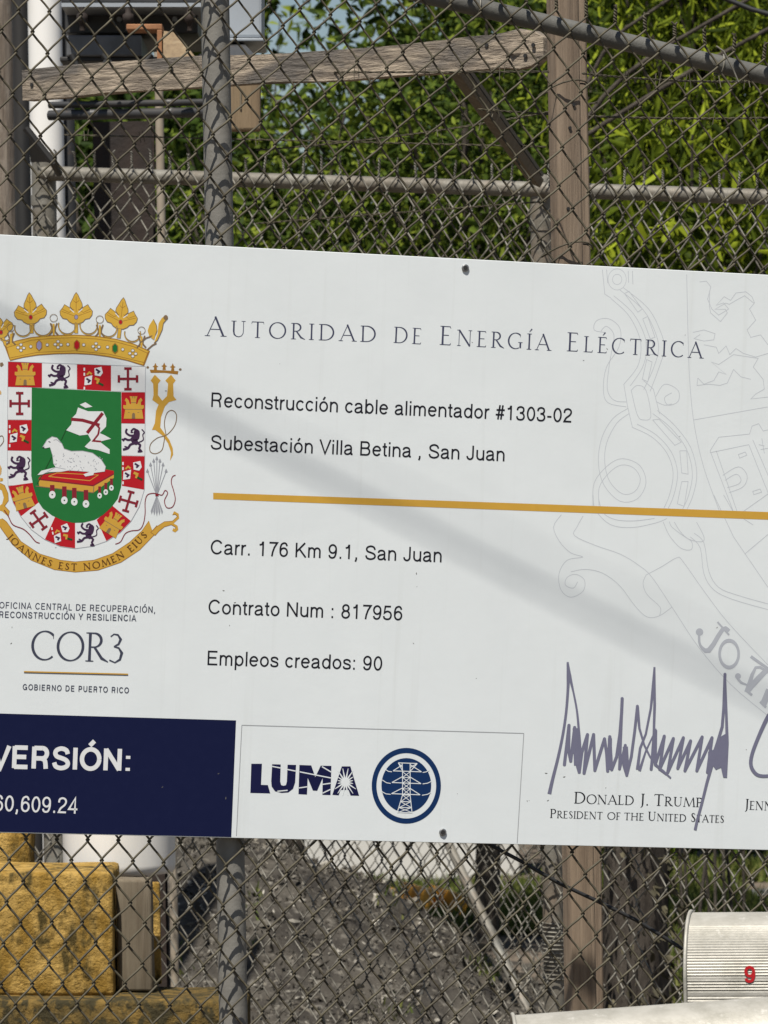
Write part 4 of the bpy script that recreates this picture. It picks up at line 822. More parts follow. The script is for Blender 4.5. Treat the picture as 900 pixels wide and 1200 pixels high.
# lamb, banner, book
k = Ink(3)
k.poly([(270, 545), (290, 520), (520, 480), (740, 480), (800, 490), (800, 520), (655, 600), (275, 560)], RED, tr=LM); k.poly([(270, 548), (275, 598), (655, 645), (800, 540), (800, 515), (655, 592)], GLD, tr=LM)
k.stroke([(270, 550), (655, 595), (800, 512)], 1.6, MAR, tr=LM); k.stroke([(250, 598), (655, 645), (660, 600)], 1.0, BRN, tr=LM); k.stroke([(340, 530), (400, 505), (690, 520), (630, 560), (340, 530)], .9, GLD, tr=LM)
for x, y in ((367, 590), (452, 600), (522, 610), (604, 625), (700, 600), (743, 575), (783, 545)):
    yy = y + (60 if x < 650 else 55); r = 23 if x < 650 else 16
    k.stroke([(x, y), (x, yy+ (15 if x < 650 else 5))], 5.2 if x < 650 else 3.2, MAR, tr=LM); k.disc((x, yy+(8 if x < 400 else 38 if x < 650 else 10)), r, r+4, WHT, 18, tr=LM); k.disc((x, yy+(8 if x < 400 else 38 if x < 650 else 10)), 6, 6, DKG, 10, tr=LM)
k.stroke([(470, 190), (430, 275)], 1.0, DKG, tr=LM); k.stroke([(362, 395), (300, 515), (262, 580)], 1.0, DKG, tr=LM); k.poly([(560, 25), (600, 8), (650, 40), (600, 48)], WHT, tr=LM)
k.poly([(548, 45), (620, 72), (725, 72), (748, 120), (745, 180), (700, 225), (735, 240), (780, 265), (700, 285), (770, 340), (770, 372), (690, 345), (620, 335), (595, 320), (640, 275), (618, 235), (560, 242), (465, 205), (500, 165), (510, 115), (535, 90)], WHT, tr=LM)
k.stroke([(500, 128), (580, 135), (660, 158), (700, 170)], 3.8, MAR, tr=LM); k.stroke([(722, 85), (670, 150), (612, 225)], 4.0, MAR, tr=LM); k.stroke([(670, 160), (698, 190), (690, 235), (655, 280), (710, 285)], 2.2, MAR, tr=LM)
k.build('banner_and_book', AM, arms)
k = Ink(5)
k.poly([(298, 325), (330, 272), (365, 250), (400, 258), (435, 300), (450, 335), (500, 352), (580, 350), (650, 365), (710, 410), (742, 460), (735, 495), (660, 505), (655, 520), (600, 530), (585, 515), (630, 498), (520, 490), (480, 488), (430, 497), (340, 500), (300, 515), (262, 520), (290, 490), (390, 465), (375, 440), (368, 380), (350, 325), (318, 332)], WHT, tr=LM)
for i in range(60):
    x = random.uniform(375, 725); y = random.uniform(365, 485)
    if x > 600 and y < 385: continue
    if x < 420: y = min(max(y, 330), 440)
    k.stroke([(x, y), (x+random.uniform(-12, 12), y+random.uniform(4, 12))], .75, GRY, tr=LM)
k.stroke([(298, 325), (330, 272), (365, 250), (400, 258), (435, 300), (450, 335), (500, 352), (580, 350), (650, 365), (710, 410), (742, 460), (735, 495)], .55, GRY, tr=LM); k.stroke([(375, 440), (368, 380), (352, 328)], .5, GRY, tr=LM); k.stroke([(300, 515), (390, 465), (460, 478)], .5, GRY, tr=LM); k.stroke([(340, 284), (354, 290)], 1.0, PUR, tr=LM); k.stroke([(375, 275), (395, 270), (425, 292)], .6, GRY, tr=LM); k.stroke([(298, 327), (312, 322)], .8, PUR, tr=LM)
k.build('lamb', AM, arms)
# crown
k = Ink(2); CM = [I_gold2, I_darkgold, I_brown, I_white, I_red, I_green, I_lilac, I_grey]
k.poly([(20, 345), (80, 325), (150, 309), (250, 300), (360, 297), (460, 303), (560, 318), (640, 340), (718, 375), (690, 443), (610, 418), (520, 400), (440, 389), (360, 385), (270, 386), (180, 392), (110, 403), (48, 418)], 0, tr=ZA)
k.stroke([(20, 345), (80, 325), (150, 309), (250, 300), (360, 297), (460, 303), (560, 318), (640, 340), (718, 375)], 1.1, 1, tr=ZA); k.stroke([(48, 418), (110, 403), (180, 392), (270, 386), (360, 385), (440, 389), (520, 400), (610, 418), (690, 443)], 1.1, 1, tr=ZA)
k.stroke([(30, 358), (150, 322), (250, 313), (360, 310), (460, 316), (560, 331), (640, 353), (710, 386)], .7, 1, tr=ZA); k.stroke([(44, 408), (180, 380), (360, 373), (520, 388), (695, 430)], .7, 1, tr=ZA)
k.poly([(20, 345), (32, 352), (50, 418), (44, 412)], 1, tr=ZA); k.poly([(718, 375), (708, 378), (684, 440), (692, 442)], 1, tr=ZA)
def fleuron(cx, top, s=1.0, tilt=0.0, gem=1):
    def T(x, y): 
        ca, sa = math.cos(tilt), math.sin(tilt); return ZA(cx + s*(x*ca - y*sa), top + s*(x*sa + y*ca))
    L = [(0, 0), (9, 12), (16, 28), (28, 52), (30, 68), (14, 86), (36, 70), (56, 58), (64, 72), (78, 90), (76, 108), (64, 124), (44, 128), (34, 140), (16, 150)]
    full = L + [(-x, y) for x, y in L[::-1][:-1]]
    k.poly(full, 0, tr=T); k.stroke(full, .75, 2, tr=T, closed=True)
    for q in ([(0, 20), (0, 95)], [(0, 50), (14, 38)], [(0, 50), (-14, 38)], [(10, 112), (70, 90)], [(-10, 112), (-70, 90)], [(10, 80), (34, 96), (70, 78)], [(-10, 80), (-34, 96), (-70, 78)]): k.stroke(q, .6, 1, tr=T)
    k.stroke([(-30, 78), (-10, 96)], 1.0, 3, tr=T); k.stroke([(30, 78), (10, 96)], 1.0, 3, tr=T)
    a = T(0, 118); k.disc(a, 2.5, 3.1, 2, 12); k.disc(a, 1.8, 2.3, gem, 12)
    k.stroke([(0, 150), (0, 195)], 3.6, 0, tr=T); k.stroke([(-8, 150), (-8, 195)], .6, 2, tr=T); k.stroke([(8, 150), (8, 195)], .6, 2, tr=T)
for a in ((140, 94, 1, -.06, 4), (365, 93, 1, 0, 6), (592, 118, 1, .12, 4), (-30, 190, .85, -.35, 4)): fleuron(*a)
for cx, cy, r in ((110, 262, 40), (205, 256, 44), (322, 250, 42), (425, 250, 42), (520, 265, 40), (635, 290, 38), (25, 290, 34)):
    p = [(cx+r*math.cos(a), cy+r*math.sin(a)) for a in np.linspace(-.3, math.pi+.3, 18)]; k.stroke(p, 1.5, 2, tr=ZA); k.stroke([(x, y+3) for x, y in p], .7, 0, tr=ZA)
for cx, cy in ((52, 262), (257, 215), (478, 222), (678, 275)):
    k.disc((cx, cy), 19, 19, 2, 20, .87, tr=ZA); k.stroke([(cx-16, cy+25), (cx-6, cy+60), (cx-22, cy+82)], 1.7, 2, tr=ZA, smooth=3); k.stroke([(cx+16, cy+25), (cx+6, cy+60), (cx+22, cy+82)], 1.7, 2, tr=ZA, smooth=3); k.stroke([(cx, cy+28), (cx, cy+82)], 2.2, 0, tr=ZA)
k.poly([(570, 360), (600, 420), (605, 470), (590, 510), (575, 560), (530, 520), (515, 470), (530, 420)], 0, tr=C2); k.poly([(690, 320), (705, 350), (665, 400), (655, 460), (610, 560), (575, 590), (610, 500), (620, 400), (650, 350)], 0, tr=C2); k.stroke([(690, 320), (705, 350), (665, 400), (655, 460), (610, 560), (575, 590)], .8, 2, tr=C2); k.stroke([(570, 360), (600, 420), (605, 470), (590, 510)], .8, 2, tr=C2); k.disc((688, 345), 22, 24, 2, 16, tr=C2)
k.stroke([(440, 590), (500, 540), (560, 520)], 1.4, 2, tr=C2); k.stroke([(510, 655), (560, 610), (600, 590)], 1.6, 2, tr=C2)
for i, (x, y) in enumerate(((100, 357), (278, 342), (460, 352), (636, 385))):
    for dx, dy in ((-14, 0), (14, 2), (0, -14), (0, 14)): k.disc((x+dx, y+dy), 9, 8, 2, 12, tr=ZA); k.disc((x+dx, y+dy), 6.5, 5.5, 3, 12, tr=ZA)
for x, y in ((147, 352), (226, 344), (325, 342), (401, 344), (515, 355), (588, 366)): k.disc((x, y), 8.5, 8.5, 2, 12, tr=ZA); k.disc((x, y), 6, 6, 3, 12, tr=ZA)
for x, y, c_, in ((187, 347, 6), (368, 345, 4), (551, 361, 5)):
    k.poly([(x, y-27), (x+15, y-12), (x+15, y+12), (x, y+27), (x-15, y+12), (x-15, y-12)], 1, tr=ZA); k.poly([(x, y-22), (x+11, y-10), (x+11, y+10), (x, y+22), (x-11, y+10), (x-11, y-10)], c_, tr=ZA)
k.build('crown', CM, arms)
# supporters' initials, arrows, cords
k = Ink(1); SM = [I_gold, I_brown, I_bgrey, I_maroon, I_darkgold]
k.poly([(718, 463), (855, 470), (852, 486), (790, 478), (722, 478)], 4, tr=ZA)
for x, y in ((745, 430), (787, 428), (828, 432)):
    k.poly([(x, y), (x+6, y+14), (x+14, y+18), (x+6, y+22), (x+8, y+36), (x-8, y+36), (x-6, y+22), (x-14, y+18), (x-6, y+14)], 4, tr=ZA)
for x, y in ((708, 452), (864, 462)): k.disc((x, y), 7, 6, 1, 8, tr=ZA)
k.build('small_crown', SM, arms); k = Ink(1)
k.poly([(742, 487), (770, 515), (758, 530), (757, 585), (778, 612), (800, 590), (806, 530), (792, 515), (820, 487), (842, 515), (830, 530), (832, 590), (846, 608), (810, 618), (790, 640), (772, 690), (768, 740), (790, 770), (812, 800), (828, 840), (830, 870), (815, 900), (820, 860), (805, 815), (780, 780), (745, 752), (728, 752), (742, 720), (748, 660), (760, 630), (730, 608), (736, 585), (734, 530), (722, 515)], 0, tr=ZA)
k.stroke([(796, 775), (788, 720), (800, 672), (825, 658), (846, 680), (838, 730), (800, 775), (755, 790), (722, 820), (720, 855), (745, 866), (775, 850), (785, 815), (790, 780)], 1.0, 1, tr=ZA, smooth=4)
k.build('initial', SM, arms); k = Ink(1)
for i in range(7):
    t = (i-3)/3; x = 553+t*82; y = 292+abs(t)*abs(t)*100 - (0 if i != 3 else 10)
    k.stroke([(x, y), (553+t*8, 585)], .9, 2, tr=RR); k.poly([(x, y-26), (x+13, y+4), (x+9, y+12), (x-9, y+12), (x-13, y+4)], 2, tr=RR)
for t in (-.9, -.45, 0, .45, .9): k.poly([(553, 600), (553+t*50-9, 740+10*(1-abs(t))), (553+t*50, 790-abs(t)*20), (553+t*50+9, 745)], 2, tr=RR)
k.build('arrow_sheaf', SM, arms); k = Ink(2)
k.stroke([(188, 1032), (235, 1010), (275, 940), (330, 915), (400, 905), (435, 850), (450, 760), (450, 660), (470, 600), (520, 585), (560, 592), (600, 600), (625, 560), (648, 585), (620, 650), (640, 710), (690, 705), (715, 640), (700, 560), (680, 490), (690, 440), (718, 426)], 1.0, 3, tr=RR, smooth=4); k.stroke([(540, 600), (568, 600)], 3.0, 3, tr=RR)
k.build('cord', SM, arms); k = Ink(2)
k.stroke(lo((20, 400), (40, 430), (62, 470), (110, 490), (140, 515), (170, 550), (190, 558)), 1.1, 3, tr=ZA, smooth=4); k.stroke([(-15, 790), (10, 780), (17, 805), (0, 830)], .9, 1, tr=ZA, smooth=4); k.build('cord', SM, arms); k = Ink(1)
for q in ([(0, 430), (12, 428), (18, 440), (8, 450), (0, 446)], [(0, 560), (6, 570), (6, 582), (0, 582)], lo((0, 180), (8, 200), (6, 225), (0, 235)), lo((0, 245), (14, 248), (14, 260), (0, 264))): k.poly(q, 0 if q[0][1] > 500 else 1, tr=ZA)
k.build('edge_ornament', SM, arms)
k = Ink(1)
ou = lo((-25, 450), (0, 480), (60, 565), (150, 640), (260, 685), (360, 697), (470, 688), (580, 650), (670, 590), (738, 520)); iu = lo((714, 452), (680, 500), (620, 555), (540, 608), (450, 640), (360, 648), (290, 640), (190, 610), (100, 550), (30, 455), (10, 440))
k.poly(ou+iu, 0, tr=ZA); k.stroke(ou, .7, 1, tr=ZA); k.stroke(iu, .7, 1, tr=ZA)
k.poly([(500, 930), (550, 880), (620, 835), (690, 830), (735, 790), (715, 770), (690, 775), (705, 742), (745, 765), (750, 805), (700, 850), (735, 870), (742, 905), (715, 930), (688, 915), (700, 890), (715, 900), (720, 885), (680, 862), (620, 880), (570, 920), (540, 955)], 0, tr=RR); k.stroke([(500, 930), (550, 880), (620, 835), (690, 830), (735, 790), (715, 770), (690, 775)], .7, 1, tr=RR); k.stroke([(540, 955), (570, 920), (620, 880), (680, 862), (720, 885), (715, 900)], .7, 1, tr=RR); k.stroke([(555, 868), (500, 930), (540, 957)], .8, 1, tr=RR)
k.poly(lo((0, 270), (22, 282), (38, 320), (40, 355), (22, 380), (45, 405), (40, 430), (10, 405), (-10, 400), (-10, 385), (10, 370), (18, 340), (8, 305), (-10, 295)), 0, tr=ZA); k.stroke(lo((0, 270), (22, 282), (38, 320), (40, 355), (22, 380), (45, 405), (40, 430)), .7, 1, tr=ZA)
rib = k.build('motto_ribbon', [I_gold, I_darkgold], arms)
k = Ink(2); txt = 'JOANNES EST NOMEN EIUS'
mid = [BA(*p) for p in ((42, 520), (110, 588), (185, 632), (270, 662), (360, 672), (455, 664), (550, 632), (630, 580), (700, 508))]
path, _ = spline([ZA(*p) for p in mid], 1, 12); acc = [0]
for a, b in zip(path, path[1:]): acc.append(acc[-1]+math.dist(a, b))
tot = sum(G[c_][0]+.2 for c_ in txt); s_ = acc[-1]/tot; x = .1
for ch in txt:
    gw = G[ch][0]
    for st in G[ch][1]:
        pts = []
        for a, b, w2 in st:
            d = min(max((x+a)*s_, 0), acc[-1]-1e-4); i = max(0, np.searchsorted(acc, d)-1); i = min(i, len(path)-2); tq = (d-acc[i])/(acc[i+1]-acc[i])
            dx, dy = path[i+1][0]-path[i][0], path[i+1][1]-path[i][1]; l = math.hypot(dx, dy); h_ = (b-.5)*7.6
            pts.append((path[i][0]+dx*tq + dy/l*h_, path[i][1]+dy*tq - dx/l*h_))
        k.stroke(pts, [max(w2*7.6*1.7, .75) for a, b, w2 in st])
    x += gw+.2
k.build('motto_lettering', [ink('motto ink', (.12, .05, .015))], rib)
# ================================================================== letter boxes in front of the fence
LETTERS = H
def mailbox(px, py, D, length, tilt, yaw, label, digit=None, rib=True):
    top = P(px, py, D); W, H = .165, .235; R = W/2
    e = empty('mailbox', (top.x, top.y+R, top.z-H), label, 'mailbox')
    prof = []
    zs = []
    # near side going up (ribbed), over the dome, down the far side
    nb = 78
    for i in range(nb):
        z = (H-R)*i/(nb-1); a = 0
        prof.append((-R, z, z))
    for i in range(1, 130):
        a = math.pi*i/130; prof.append((-R*math.cos(a), H-R+R*math.sin(a), H-R+R*a*.9))
    prof.append((R, H-R, 0)); prof.append((R, 0, 0))
    pts = []
    for i, (y, z, s) in enumerate(prof):
        amp = 0
        if rib and y < -R*.55 and i < 118 and not (.096 < s < .105 or .128 < s < .133 or .150 < s < .153): amp = .00048*(1 if i % 2 else -1)
        n = (-1, 0) if i < nb else ((y/R), (z-(H-R))/R)
        n = n if i >= nb else (-1, 0)
        pts.append((y+n[0]*amp, z+n[1]*amp))
    m = MB(); n = len(pts); xs = [0, length*.25, length*.5, length*.75, length]
    m.add([(x, y, z) for x in xs for y, z in pts], [(j*n+i, j*n+i+1, (j+1)*n+i+1, (j+1)*n+i) for j in range(len(xs)-1) for i in range(n-1)])
    m.add([(0.004, y, z) for y, z in pts[::4]], [tuple(range(len(pts[::4])))]); m.add([(length, y, z) for y, z in pts[::4]], [tuple(range(len(pts[::4])))])
    m.box((length/2, 0, .001), (length/2, 0, 0), (0, R, 0), (0, 0, .001))
    b = m.build('shell', M_alu); b.parent = e
    oc = [(-R*1.02, 0), (-R*1.02, H-R)] + [(-R*1.02*math.cos(a), H-R+R*1.02*math.sin(a)) for a in np.linspace(.1, 3.04, 22)] + [(R*1.02, H-R), (R*1.02, 0)]
    m = MB(); m.tube([(0, y, z) for y, z in oc], .0026, 8); r1 = m.build('rim', M_alu, smooth=True); r1.parent = e
    m = MB(); m.tube([(length, y, z) for y, z in oc], .003, 8); r1 = m.build('door_rim', M_alu, smooth=True); r1.parent = e
    m = MB(); m.tube([(length+.004, -.02, H-.04), (length+.03, -.02, H-.04), (length+.03, .02, H-.04), (length+.004, .02, H-.04)], .004, 8); r1 = m.build('handle', M_alu, smooth=True); r1.parent = e
    m = MB(); m.box((length*.72, -R-.004, H*.55), (.012, 0, 0), (0, .002, 0), (0, 0, .06)); m.box((length*.72+.03, -R-.004, H*.55+.045), (.03, 0, 0), (0, .002, 0), (0, 0, .016)); r1 = m.build('flag', ink('red flag paint', (.4, .02, .02))); r1.parent = e
    if digit:
        ch, dx, dz, hgt = digit; kk = Ink(0); vv = []; fs = []
        for st in LETTERS[ch][1]: kk.uvstroke([(a*hgt, b*hgt) for a, b in st], [.19*hgt]*len(st))
        vv = [(a, -(c-.0002), b) for a, b, c in kk.v]; fs = kk.f
        m = MB(); m.add([(x+dx, -R-.0014+y, z+dz) for x, y, z in vv], [q for q in fs])
        r1 = m.build('house_number', ink('red paint', (.42, .015, .02))); r1.parent = e
    e.rotation_euler = (0, tilt, yaw); return e
mailbox(814, 1075, 6.95, .48, -.002, -.17, 'corrugated aluminium mailbox with a red 9 painted on its side', ('9', .080, .147, .0215))
mailbox(614, 1197, 6.62, .50, -.052, .03, 'weathered smooth aluminium mailbox tilted in front of the numbered one', None, rib=False)
a1 = P(814, 1075, 6.95); a2 = P(614, 1197, 6.62)
st = empty('mailbox_stand', (.62, -1.25, 0), 'wooden stand that carries the two mailboxes', 'stand')
m = MB(); m.box((a1.x+.24, a1.y+.083, a1.z-.235-.0165), (.27, 0, 0), (0, .085, 0), (0, 0, .0105)); m.build('shelf_board', M_stubwood, st, bevel=.002)
m = MB(); m.box((a2.x+.25, a2.y+.083, a2.z-.235-.018), (.28, 0, -0), (0, .085, 0), (0, 0, .0105)); m.build('shelf_board', M_stubwood, st, bevel=.002)
for x, y, zt in ((a1.x+.08, a1.y+.08, a1.z-.262), (a1.x+.42, a1.y+.08, a1.z-.262), (a2.x+.08, a2.y+.09, a2.z-.262), (a2.x+.45, a2.y+.09, a2.z-.262)):
    m = MB(); m.box((x, y, zt/2), (.04, 0, 0), (0, .04, 0), (0, 0, zt/2)); m.build('leg', M_stubwood, st, bevel=.004)
# ================================================================== overhead service cable whose shadow falls across the sign, plus an added one
def overhead(pa, pb, t0, dt, r, label):
    pts = []
    for (px, py) in (pa, pb):
        u, v = sign_uv(px, py); q = SO + SU*u + SV*v; pts.append(q + SUND*(t0 + dt*u))
    d = (pts[1]-pts[0]); 
    m = MB(); m.tube([pts[0] + d*k for k in np.linspace(-14, 15, 24)], r, 10)
    m.build('overhead_cable', M_cable, smooth=True, label=label, cat='cable', group='overhead cables')
overhead((0, 372), (850, 798), 3.0, .58, .0030, 'overhead service cable nearest the fence')
overhead((0, 356), (850, 756), 4.4, .60, .0014, 'unseen thin cable added to soften the shadow band on the sign')  # second cable, out of view, added to widen and soften the shadow
# ================================================================== vegetation
def leaf_mesh(name, pos, dirs, length, width, fold=.25):
    n = len(pos); d = dirs/np.linalg.norm(dirs, axis=1, keepdims=True)
    r = RNG.normal(size=(n, 3)); s = np.cross(d, r); s /= np.linalg.norm(s, axis=1, keepdims=True); nn = np.cross(d, s)
    L = length[:, None]; W = width[:, None]
    cv = nn*W*fold
    v = np.stack([pos, pos + d*L*.30 + s*W*.46 + cv, pos + d*L*.68 + s*W*.34 + cv*.8 - nn*L*.05, pos + d*L - nn*L*.13, pos + d*L*.68 - s*W*.34 + cv*.8 - nn*L*.05, pos + d*L*.30 - s*W*.46 + cv, pos + d*L*.5 - nn*L*.015], 1).reshape(-1, 3)
    me = bpy.data.meshes.new(name); me.vertices.add(7*n); me.vertices.foreach_set('co', v.ravel().astype(np.float32))
    idx = (np.arange(n)[:, None]*7 + np.array([0, 1, 6, 1, 2, 6, 2, 3, 6, 3, 4, 6, 4, 5, 6, 5, 0, 6])[None]).ravel()
    me.loops.add(18*n); me.loops.foreach_set('vertex_index', idx.astype(np.int32)); me.polygons.add(6*n)
    me.polygons.foreach_set('loop_start', np.arange(0, 18*n, 3, dtype=np.int32)); me.polygons.foreach_set('loop_total', np.full(6*n, 3, dtype=np.int32))
    me.update(calc_edges=True); me.validate(); return me
def tree(name, label, cat, px, D, zc, rad, nclump, per, lsize, mt, group, droop=.3, narrow=.45, clump=.16, stems=1, lean=(0, 0), zmin=.15):
    c = P(px, 600, D); base = Vector((c.x, c.y, 0)); e = empty(name, base, label, cat, group)
    ctr = np.array([lean[0], lean[1], zc]); rad = np.array(rad); P_ = []; Dd = []
    q = RNG.normal(size=(nclump, 3)); q /= np.linalg.norm(q, axis=1, keepdims=True); q *= (RNG.random((nclump, 1))**.45)
    cl = ctr + q*rad*(1+.18*RNG.normal(size=(nclump, 1)))
    cl = cl[cl[:, 2] > zmin]
    for o_ in cl:
        m_ = RNG.normal(size=(per, 3))*clump*RNG.uniform(.6, 1.3); out = (o_-ctr)/rad
        P_.append(o_ + m_); Dd.append(out*.5 + RNG.normal(size=(per, 3))*.7 + np.array([0, 0, -droop]))
    pos = np.concatenate(P_); dr = np.concatenate(Dd); L = lsize*RNG.uniform(.6, 1.3, len(pos))
    me = leaf_mesh('crown', pos, dr, L, L*narrow); obj('crown', me, mt, e)
    m = MB(); rnd = random.Random(int(px*7+D))
    top = zc + rad[2]*.6
    for s in range(stems):
        a = 6.28*s/max(stems, 1); bx, by = (.12*math.cos(a)*(stems > 1), .12*math.sin(a)*(stems > 1)); kx, ky = rnd.uniform(-.15, .15)*rad[0]*2, rnd.uniform(-.15, .15)
        r0 = .05 if stems == 1 else .006; by += .35*(stems > 3); kx += (.35*(s-2) if stems > 3 else 0)
        m.tube([base + Vector((bx+kx*t*t + .03*math.sin(t*5+s), by+ky*t, top*t)) for t in np.linspace(0, 1, 9)], [r0*(1-.8*t) for t in np.linspace(0, 1, 9)], 8)
    m.build('trunk' if stems == 1 else 'stems', M_bark, e, smooth=True)
    m = MB()
    for i in range(0, len(cl), max(1, len(cl)//60)):
        t = cl[i]; s0 = Vector((0, 0, max(.2, t[2]*.6))); s1 = Vector(t); md = (s0+s1)/2 + Vector((0, 0, .1)); m.tube([base+s0, base+md, base+s1], [.014, .009, .004], 5)
    m.build('limbs', M_bark, e, smooth=True); return e
n = 26000; x = RNG.uniform(-1.05, .72, n); y = RNG.uniform(4.8, 8.4, n); z = np.array([mz(a, b) for a, b in zip(x, y)])
dr = RNG.normal(size=(n, 3)); dr[:, 2] = np.abs(dr[:, 2])*.8; L = RNG.uniform(.008, .022, n); L[:2500] *= 2.2
me = leaf_mesh('dry_litter', np.stack([x, y, z-.002], 1), dr, L, L*RNG.uniform(.12, .5, n), .1)
obj('dry_litter', me, leafmat('dry litter', (.022, .02, .016), (.075, .064, .05), (.26, .235, .19), .05), heap, kind='stuff')
cw = [(random.uniform(-.75, .55), random.uniform(5.2, 7.6)) for _ in range(16)]; n = 520
ci = RNG.integers(0, 16, n); x = np.array([cw[a][0] for a in ci]) + RNG.normal(size=n)*.03; y = np.array([cw[a][1] for a in ci]) + RNG.normal(size=n)*.06; z = np.array([mz(a, b) for a, b in zip(x, y)])
me = leaf_mesh('weeds', np.stack([x, y, z], 1), np.stack([RNG.normal(size=n)*.5, RNG.normal(size=n)*.5, np.ones(n)], 1), RNG.uniform(.015, .045, n), RNG.uniform(.003, .01, n)); obj('weeds', me, L_grass, heap, kind='stuff')
GT = 'trees behind the fences'
tree('leafy_tree', 'dark leafy tree behind the second fence, left of the brown post', 'tree', 560, 18.6, 2.2, (.74, .8, 1.75), 250, 85, .047, L_mid, GT, zmin=1.0)
tree('leafy_tree', 'mid green shrubby tree between the fence post and the dark tree', 'tree', 330, 18.2, 1.75, (.62, .7, 1.25), 175, 80, .046, L_mid, GT, zmin=1.0)
tree('leafy_tree', 'dark shrubby tree behind the steel column', 'tree', 110, 19.5, 1.9, (.75, .7, 1.35), 200, 46, .07, L_dark, GT)
tree('tall_tree', 'pale yellow green tree top showing against the sky beside the grey box', 'tree', 312, 33, 3.6, (.20, .5, 1.4), 34, 26, .16, L_bamboo, GT, droop=.6, narrow=.25, clump=.2)
tree('leafy_tree', 'tall dark tree whose crown fills the gap behind the sloping rail', 'tree', 625, 25, 3.4, (.95, .9, 2.6), 420, 46, .10, L_dark, GT, zmin=1.2)
tree('leafy_tree', 'broad dark tree far behind the switchgear frame', 'tree', 140, 24.5, 3.2, (.68, .8, 2.3), 380, 46, .10, L_dark, GT, zmin=1.2)
tree('leafy_tree', 'low dark tree closing the view far behind the shrubby tree', 'tree', 385, 26, 2.2, (.80, .6, 1.35), 460, 46, .085, L_dark, GT, zmin=1.2)
tree('leafy_tree', 'dark tree behind the bamboo, right of the brown post', 'tree', 735, 22.5, 2.6, (.75, .8, 2.2), 260, 44, .08, L_dark, GT, zmin=1.2)
tree('leafy_tree', 'broad dark tree far behind the bamboo', 'tree', 930, 24, 3.0, (1.2, .8, 2.6), 320, 44, .10, L_mid, GT, zmin=1.2)
GB_ = 'bamboo clumps'
tree('bamboo', 'bright yellow green bamboo clump right above the sloping rail', 'bamboo', 830, 17.6, 3.2, (.40, .5, 1.5), 135, 52, .105, L_bamboo, GB_, droop=.9, narrow=.14, clump=.13, stems=5, zmin=1.3)
tree('bamboo', 'bright bamboo clump beyond the low end of the sloping rail', 'bamboo', 960, 16.8, 2.6, (.40, .5, 1.5), 150, 52, .105, L_bamboo, GB_, droop=.9, narrow=.14, clump=.13, stems=5, zmin=1.3)
tree('bamboo', 'small bamboo clump low beside the second fence rail', 'bamboo', 810, 16.0, 2.25, (.30, .4, .55), 52, 30, .13, L_bamboo, GB_, droop=.9, narrow=.2, clump=.11, stems=5, zmin=1.3)
# slender leaning canes and cables crossing the bamboo
for i, (a, b, D, r, lab) in enumerate((((735, 32), (795, -8), 15.6, .005, 'slender dark bamboo cane leaning left above the rail'), ((785, 52), (900, -14), 15.4, .006, 'long dark bamboo cane leaning over the rail'), ((848, 62), (930, 18), 15.2, .006, 'short dark bamboo cane leaning at the low end of the rail'))):
    p, q = P(*a, D), P(*b, D); d = (q-p); m = MB(); base = p - d*6; 
    bx = P(657+7*i, 600, D); b0 = Vector((bx.x, bx.y, 0)); b1 = P(655+7*i, 230-30*i, D); ctl = p - d*.9
    pts = [b0.lerp(b1, t) for t in np.linspace(0, .9, 4)] + [b1*(1-t)**2 + ctl*2*t*(1-t) + p*t*t for t in np.linspace(0, .9, 6)] + [p + d*t for t in np.linspace(0, 2.4, 8)]
    e = empty('bamboo_cane', pts[0], lab, 'bamboo', 'leaning bamboo canes'); m.tube(pts, [r*1.2]*10+[r]*8, 8); m.build('culm', M_bark, e, smooth=True)
    m = MB()
    for k_ in range(10, 18, 2): m.tube([pts[k_]-d.normalized()*.006, pts[k_]+d.normalized()*.006], r*1.35, 8)
    m.build('node_ring', M_bark, e, smooth=True, kind='stuff')
m = MB(); pa, pb = P(820, -14, 13), P(910, 20, 13); d = pb-pa; m.tube([pa + d*t - Z0*(.02*t*(1-t)) for t in np.linspace(-14, 12, 40)], .0065, 8)
m.build('service_cable', M_cable, smooth=True, label='black service cable crossing high above the low end of the rail', cat='cable')
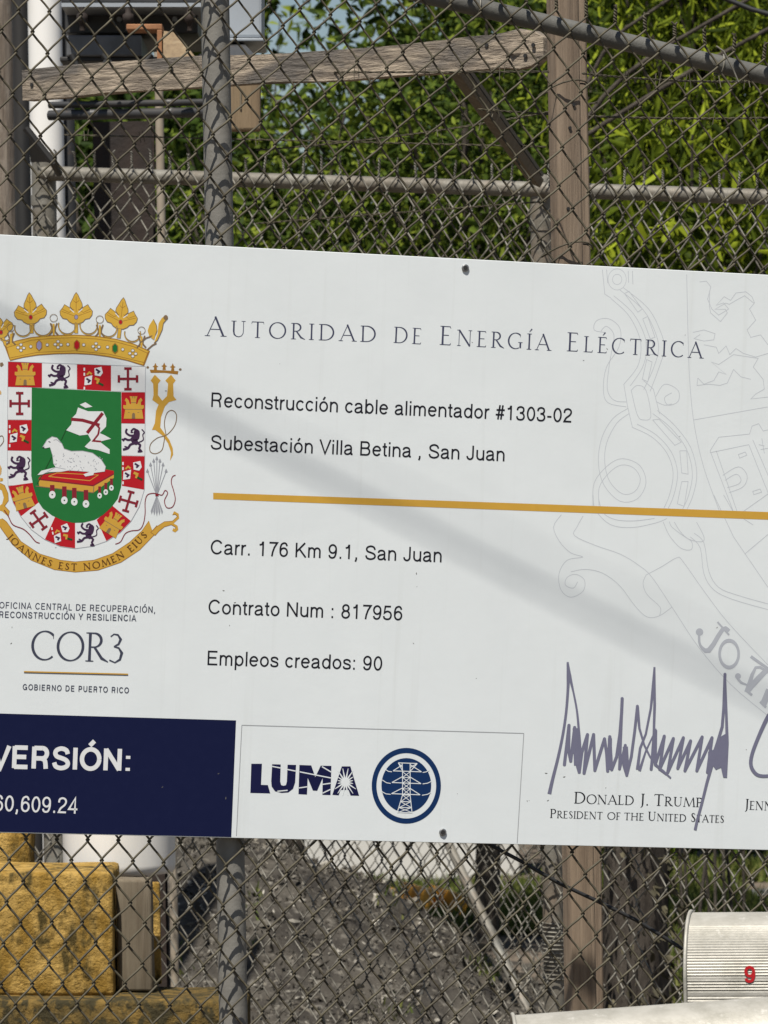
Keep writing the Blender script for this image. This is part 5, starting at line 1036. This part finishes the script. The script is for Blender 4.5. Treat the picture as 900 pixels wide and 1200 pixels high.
# dark trunk right of the brown post, lower part
e = empty('tree_stump', (P(736, 1000, 13.6).x, P(736, 1000, 13.6).y, 0), 'dark rough tree trunk behind the fence, right of the brown post', 'tree', GT)
m = MB(); b0 = e.location; n = 20; vs = []; fs = []
hs = np.linspace(0, 1.6, 22)
for i, z in enumerate(hs):
    for k_ in range(n):
        a = 2*math.pi*k_/n; r = .082*(1+.25*math.exp(-z*6)) * (1+.10*math.sin(a*5+z*2) + .12*noise.noise(Vector((math.cos(a)*2, math.sin(a)*2, z*3))))
        vs.append((b0.x + r*math.cos(a) + .02*math.sin(z*2), b0.y + r*math.sin(a), z))
fs = [(i*n+k_, i*n+(k_+1) % n, (i+1)*n+(k_+1) % n, (i+1)*n+k_) for i in range(len(hs)-1) for k_ in range(n)] + [tuple(range((len(hs)-1)*n, len(hs)*n))]
m.add(vs, fs); m.build('trunk', M_bark, e, smooth=True)
nv = 900; a = RNG.uniform(0, 6.28, nv); z = RNG.uniform(.0, 1.7, nv); rr = .085+RNG.random(nv)*.05
me = leaf_mesh('creeper', np.stack([rr*np.cos(a), rr*np.sin(a)-.02, z], 1), np.stack([np.cos(a), np.sin(a), RNG.normal(size=nv)-.6], 1), RNG.uniform(.02, .05, nv), RNG.uniform(.01, .025, nv)); obj('creeper', me, leafmat('dry creeper', (.05, .045, .03), (.09, .08, .05), (.16, .14, .09), .1), e)
# grass and a low dark hedge
n = 26000; x = RNG.uniform(.6, 3.6, n); y = RNG.uniform(6.2, 14.0, n); x[:9000] = RNG.uniform(.8, 1.9, 9000); y[:9000] = RNG.uniform(11.0, 14.3, 9000); keep = ~((x > 1.4) & (y > 12.2) & (y < 13.7)); x, y = x[keep], y[keep]; n = len(x)
me = leaf_mesh('grass', np.stack([x, y, np.zeros(n)-.005], 1), np.stack([RNG.normal(size=n)*.45, RNG.normal(size=n)*.45, np.ones(n)], 1), RNG.uniform(.04, .13, n), RNG.uniform(.008, .018, n))
obj('grass', me, L_grass, label='short green grass behind the mailboxes', cat='grass', kind='stuff')
n = 9000; x = RNG.uniform(-.4, .6, n); y = RNG.uniform(11.2, 13.4, n)
me = leaf_mesh('grass', np.stack([x, y, np.zeros(n)-.005], 1), np.stack([RNG.normal(size=n)*.45, RNG.normal(size=n)*.45, np.ones(n)], 1), RNG.uniform(.04, .12, n), RNG.uniform(.006, .014, n))
obj('grass', me, L_grass, label='strip of green grass in front of the pale wall', cat='grass', kind='stuff')
tree('hedge_shrub', 'low dark shrub at the edge of the grass', 'shrub', 815, 22.6, .55, (.42, .35, .6), 90, 50, .06, L_dark, 'low shrubs beyond the grass', stems=3)
tree('hedge_shrub', 'low green shrub beside the asphalt path', 'shrub', 930, 23.0, .5, (.5, .35, .55), 90, 50, .06, L_mid, 'low shrubs beyond the grass', stems=3)
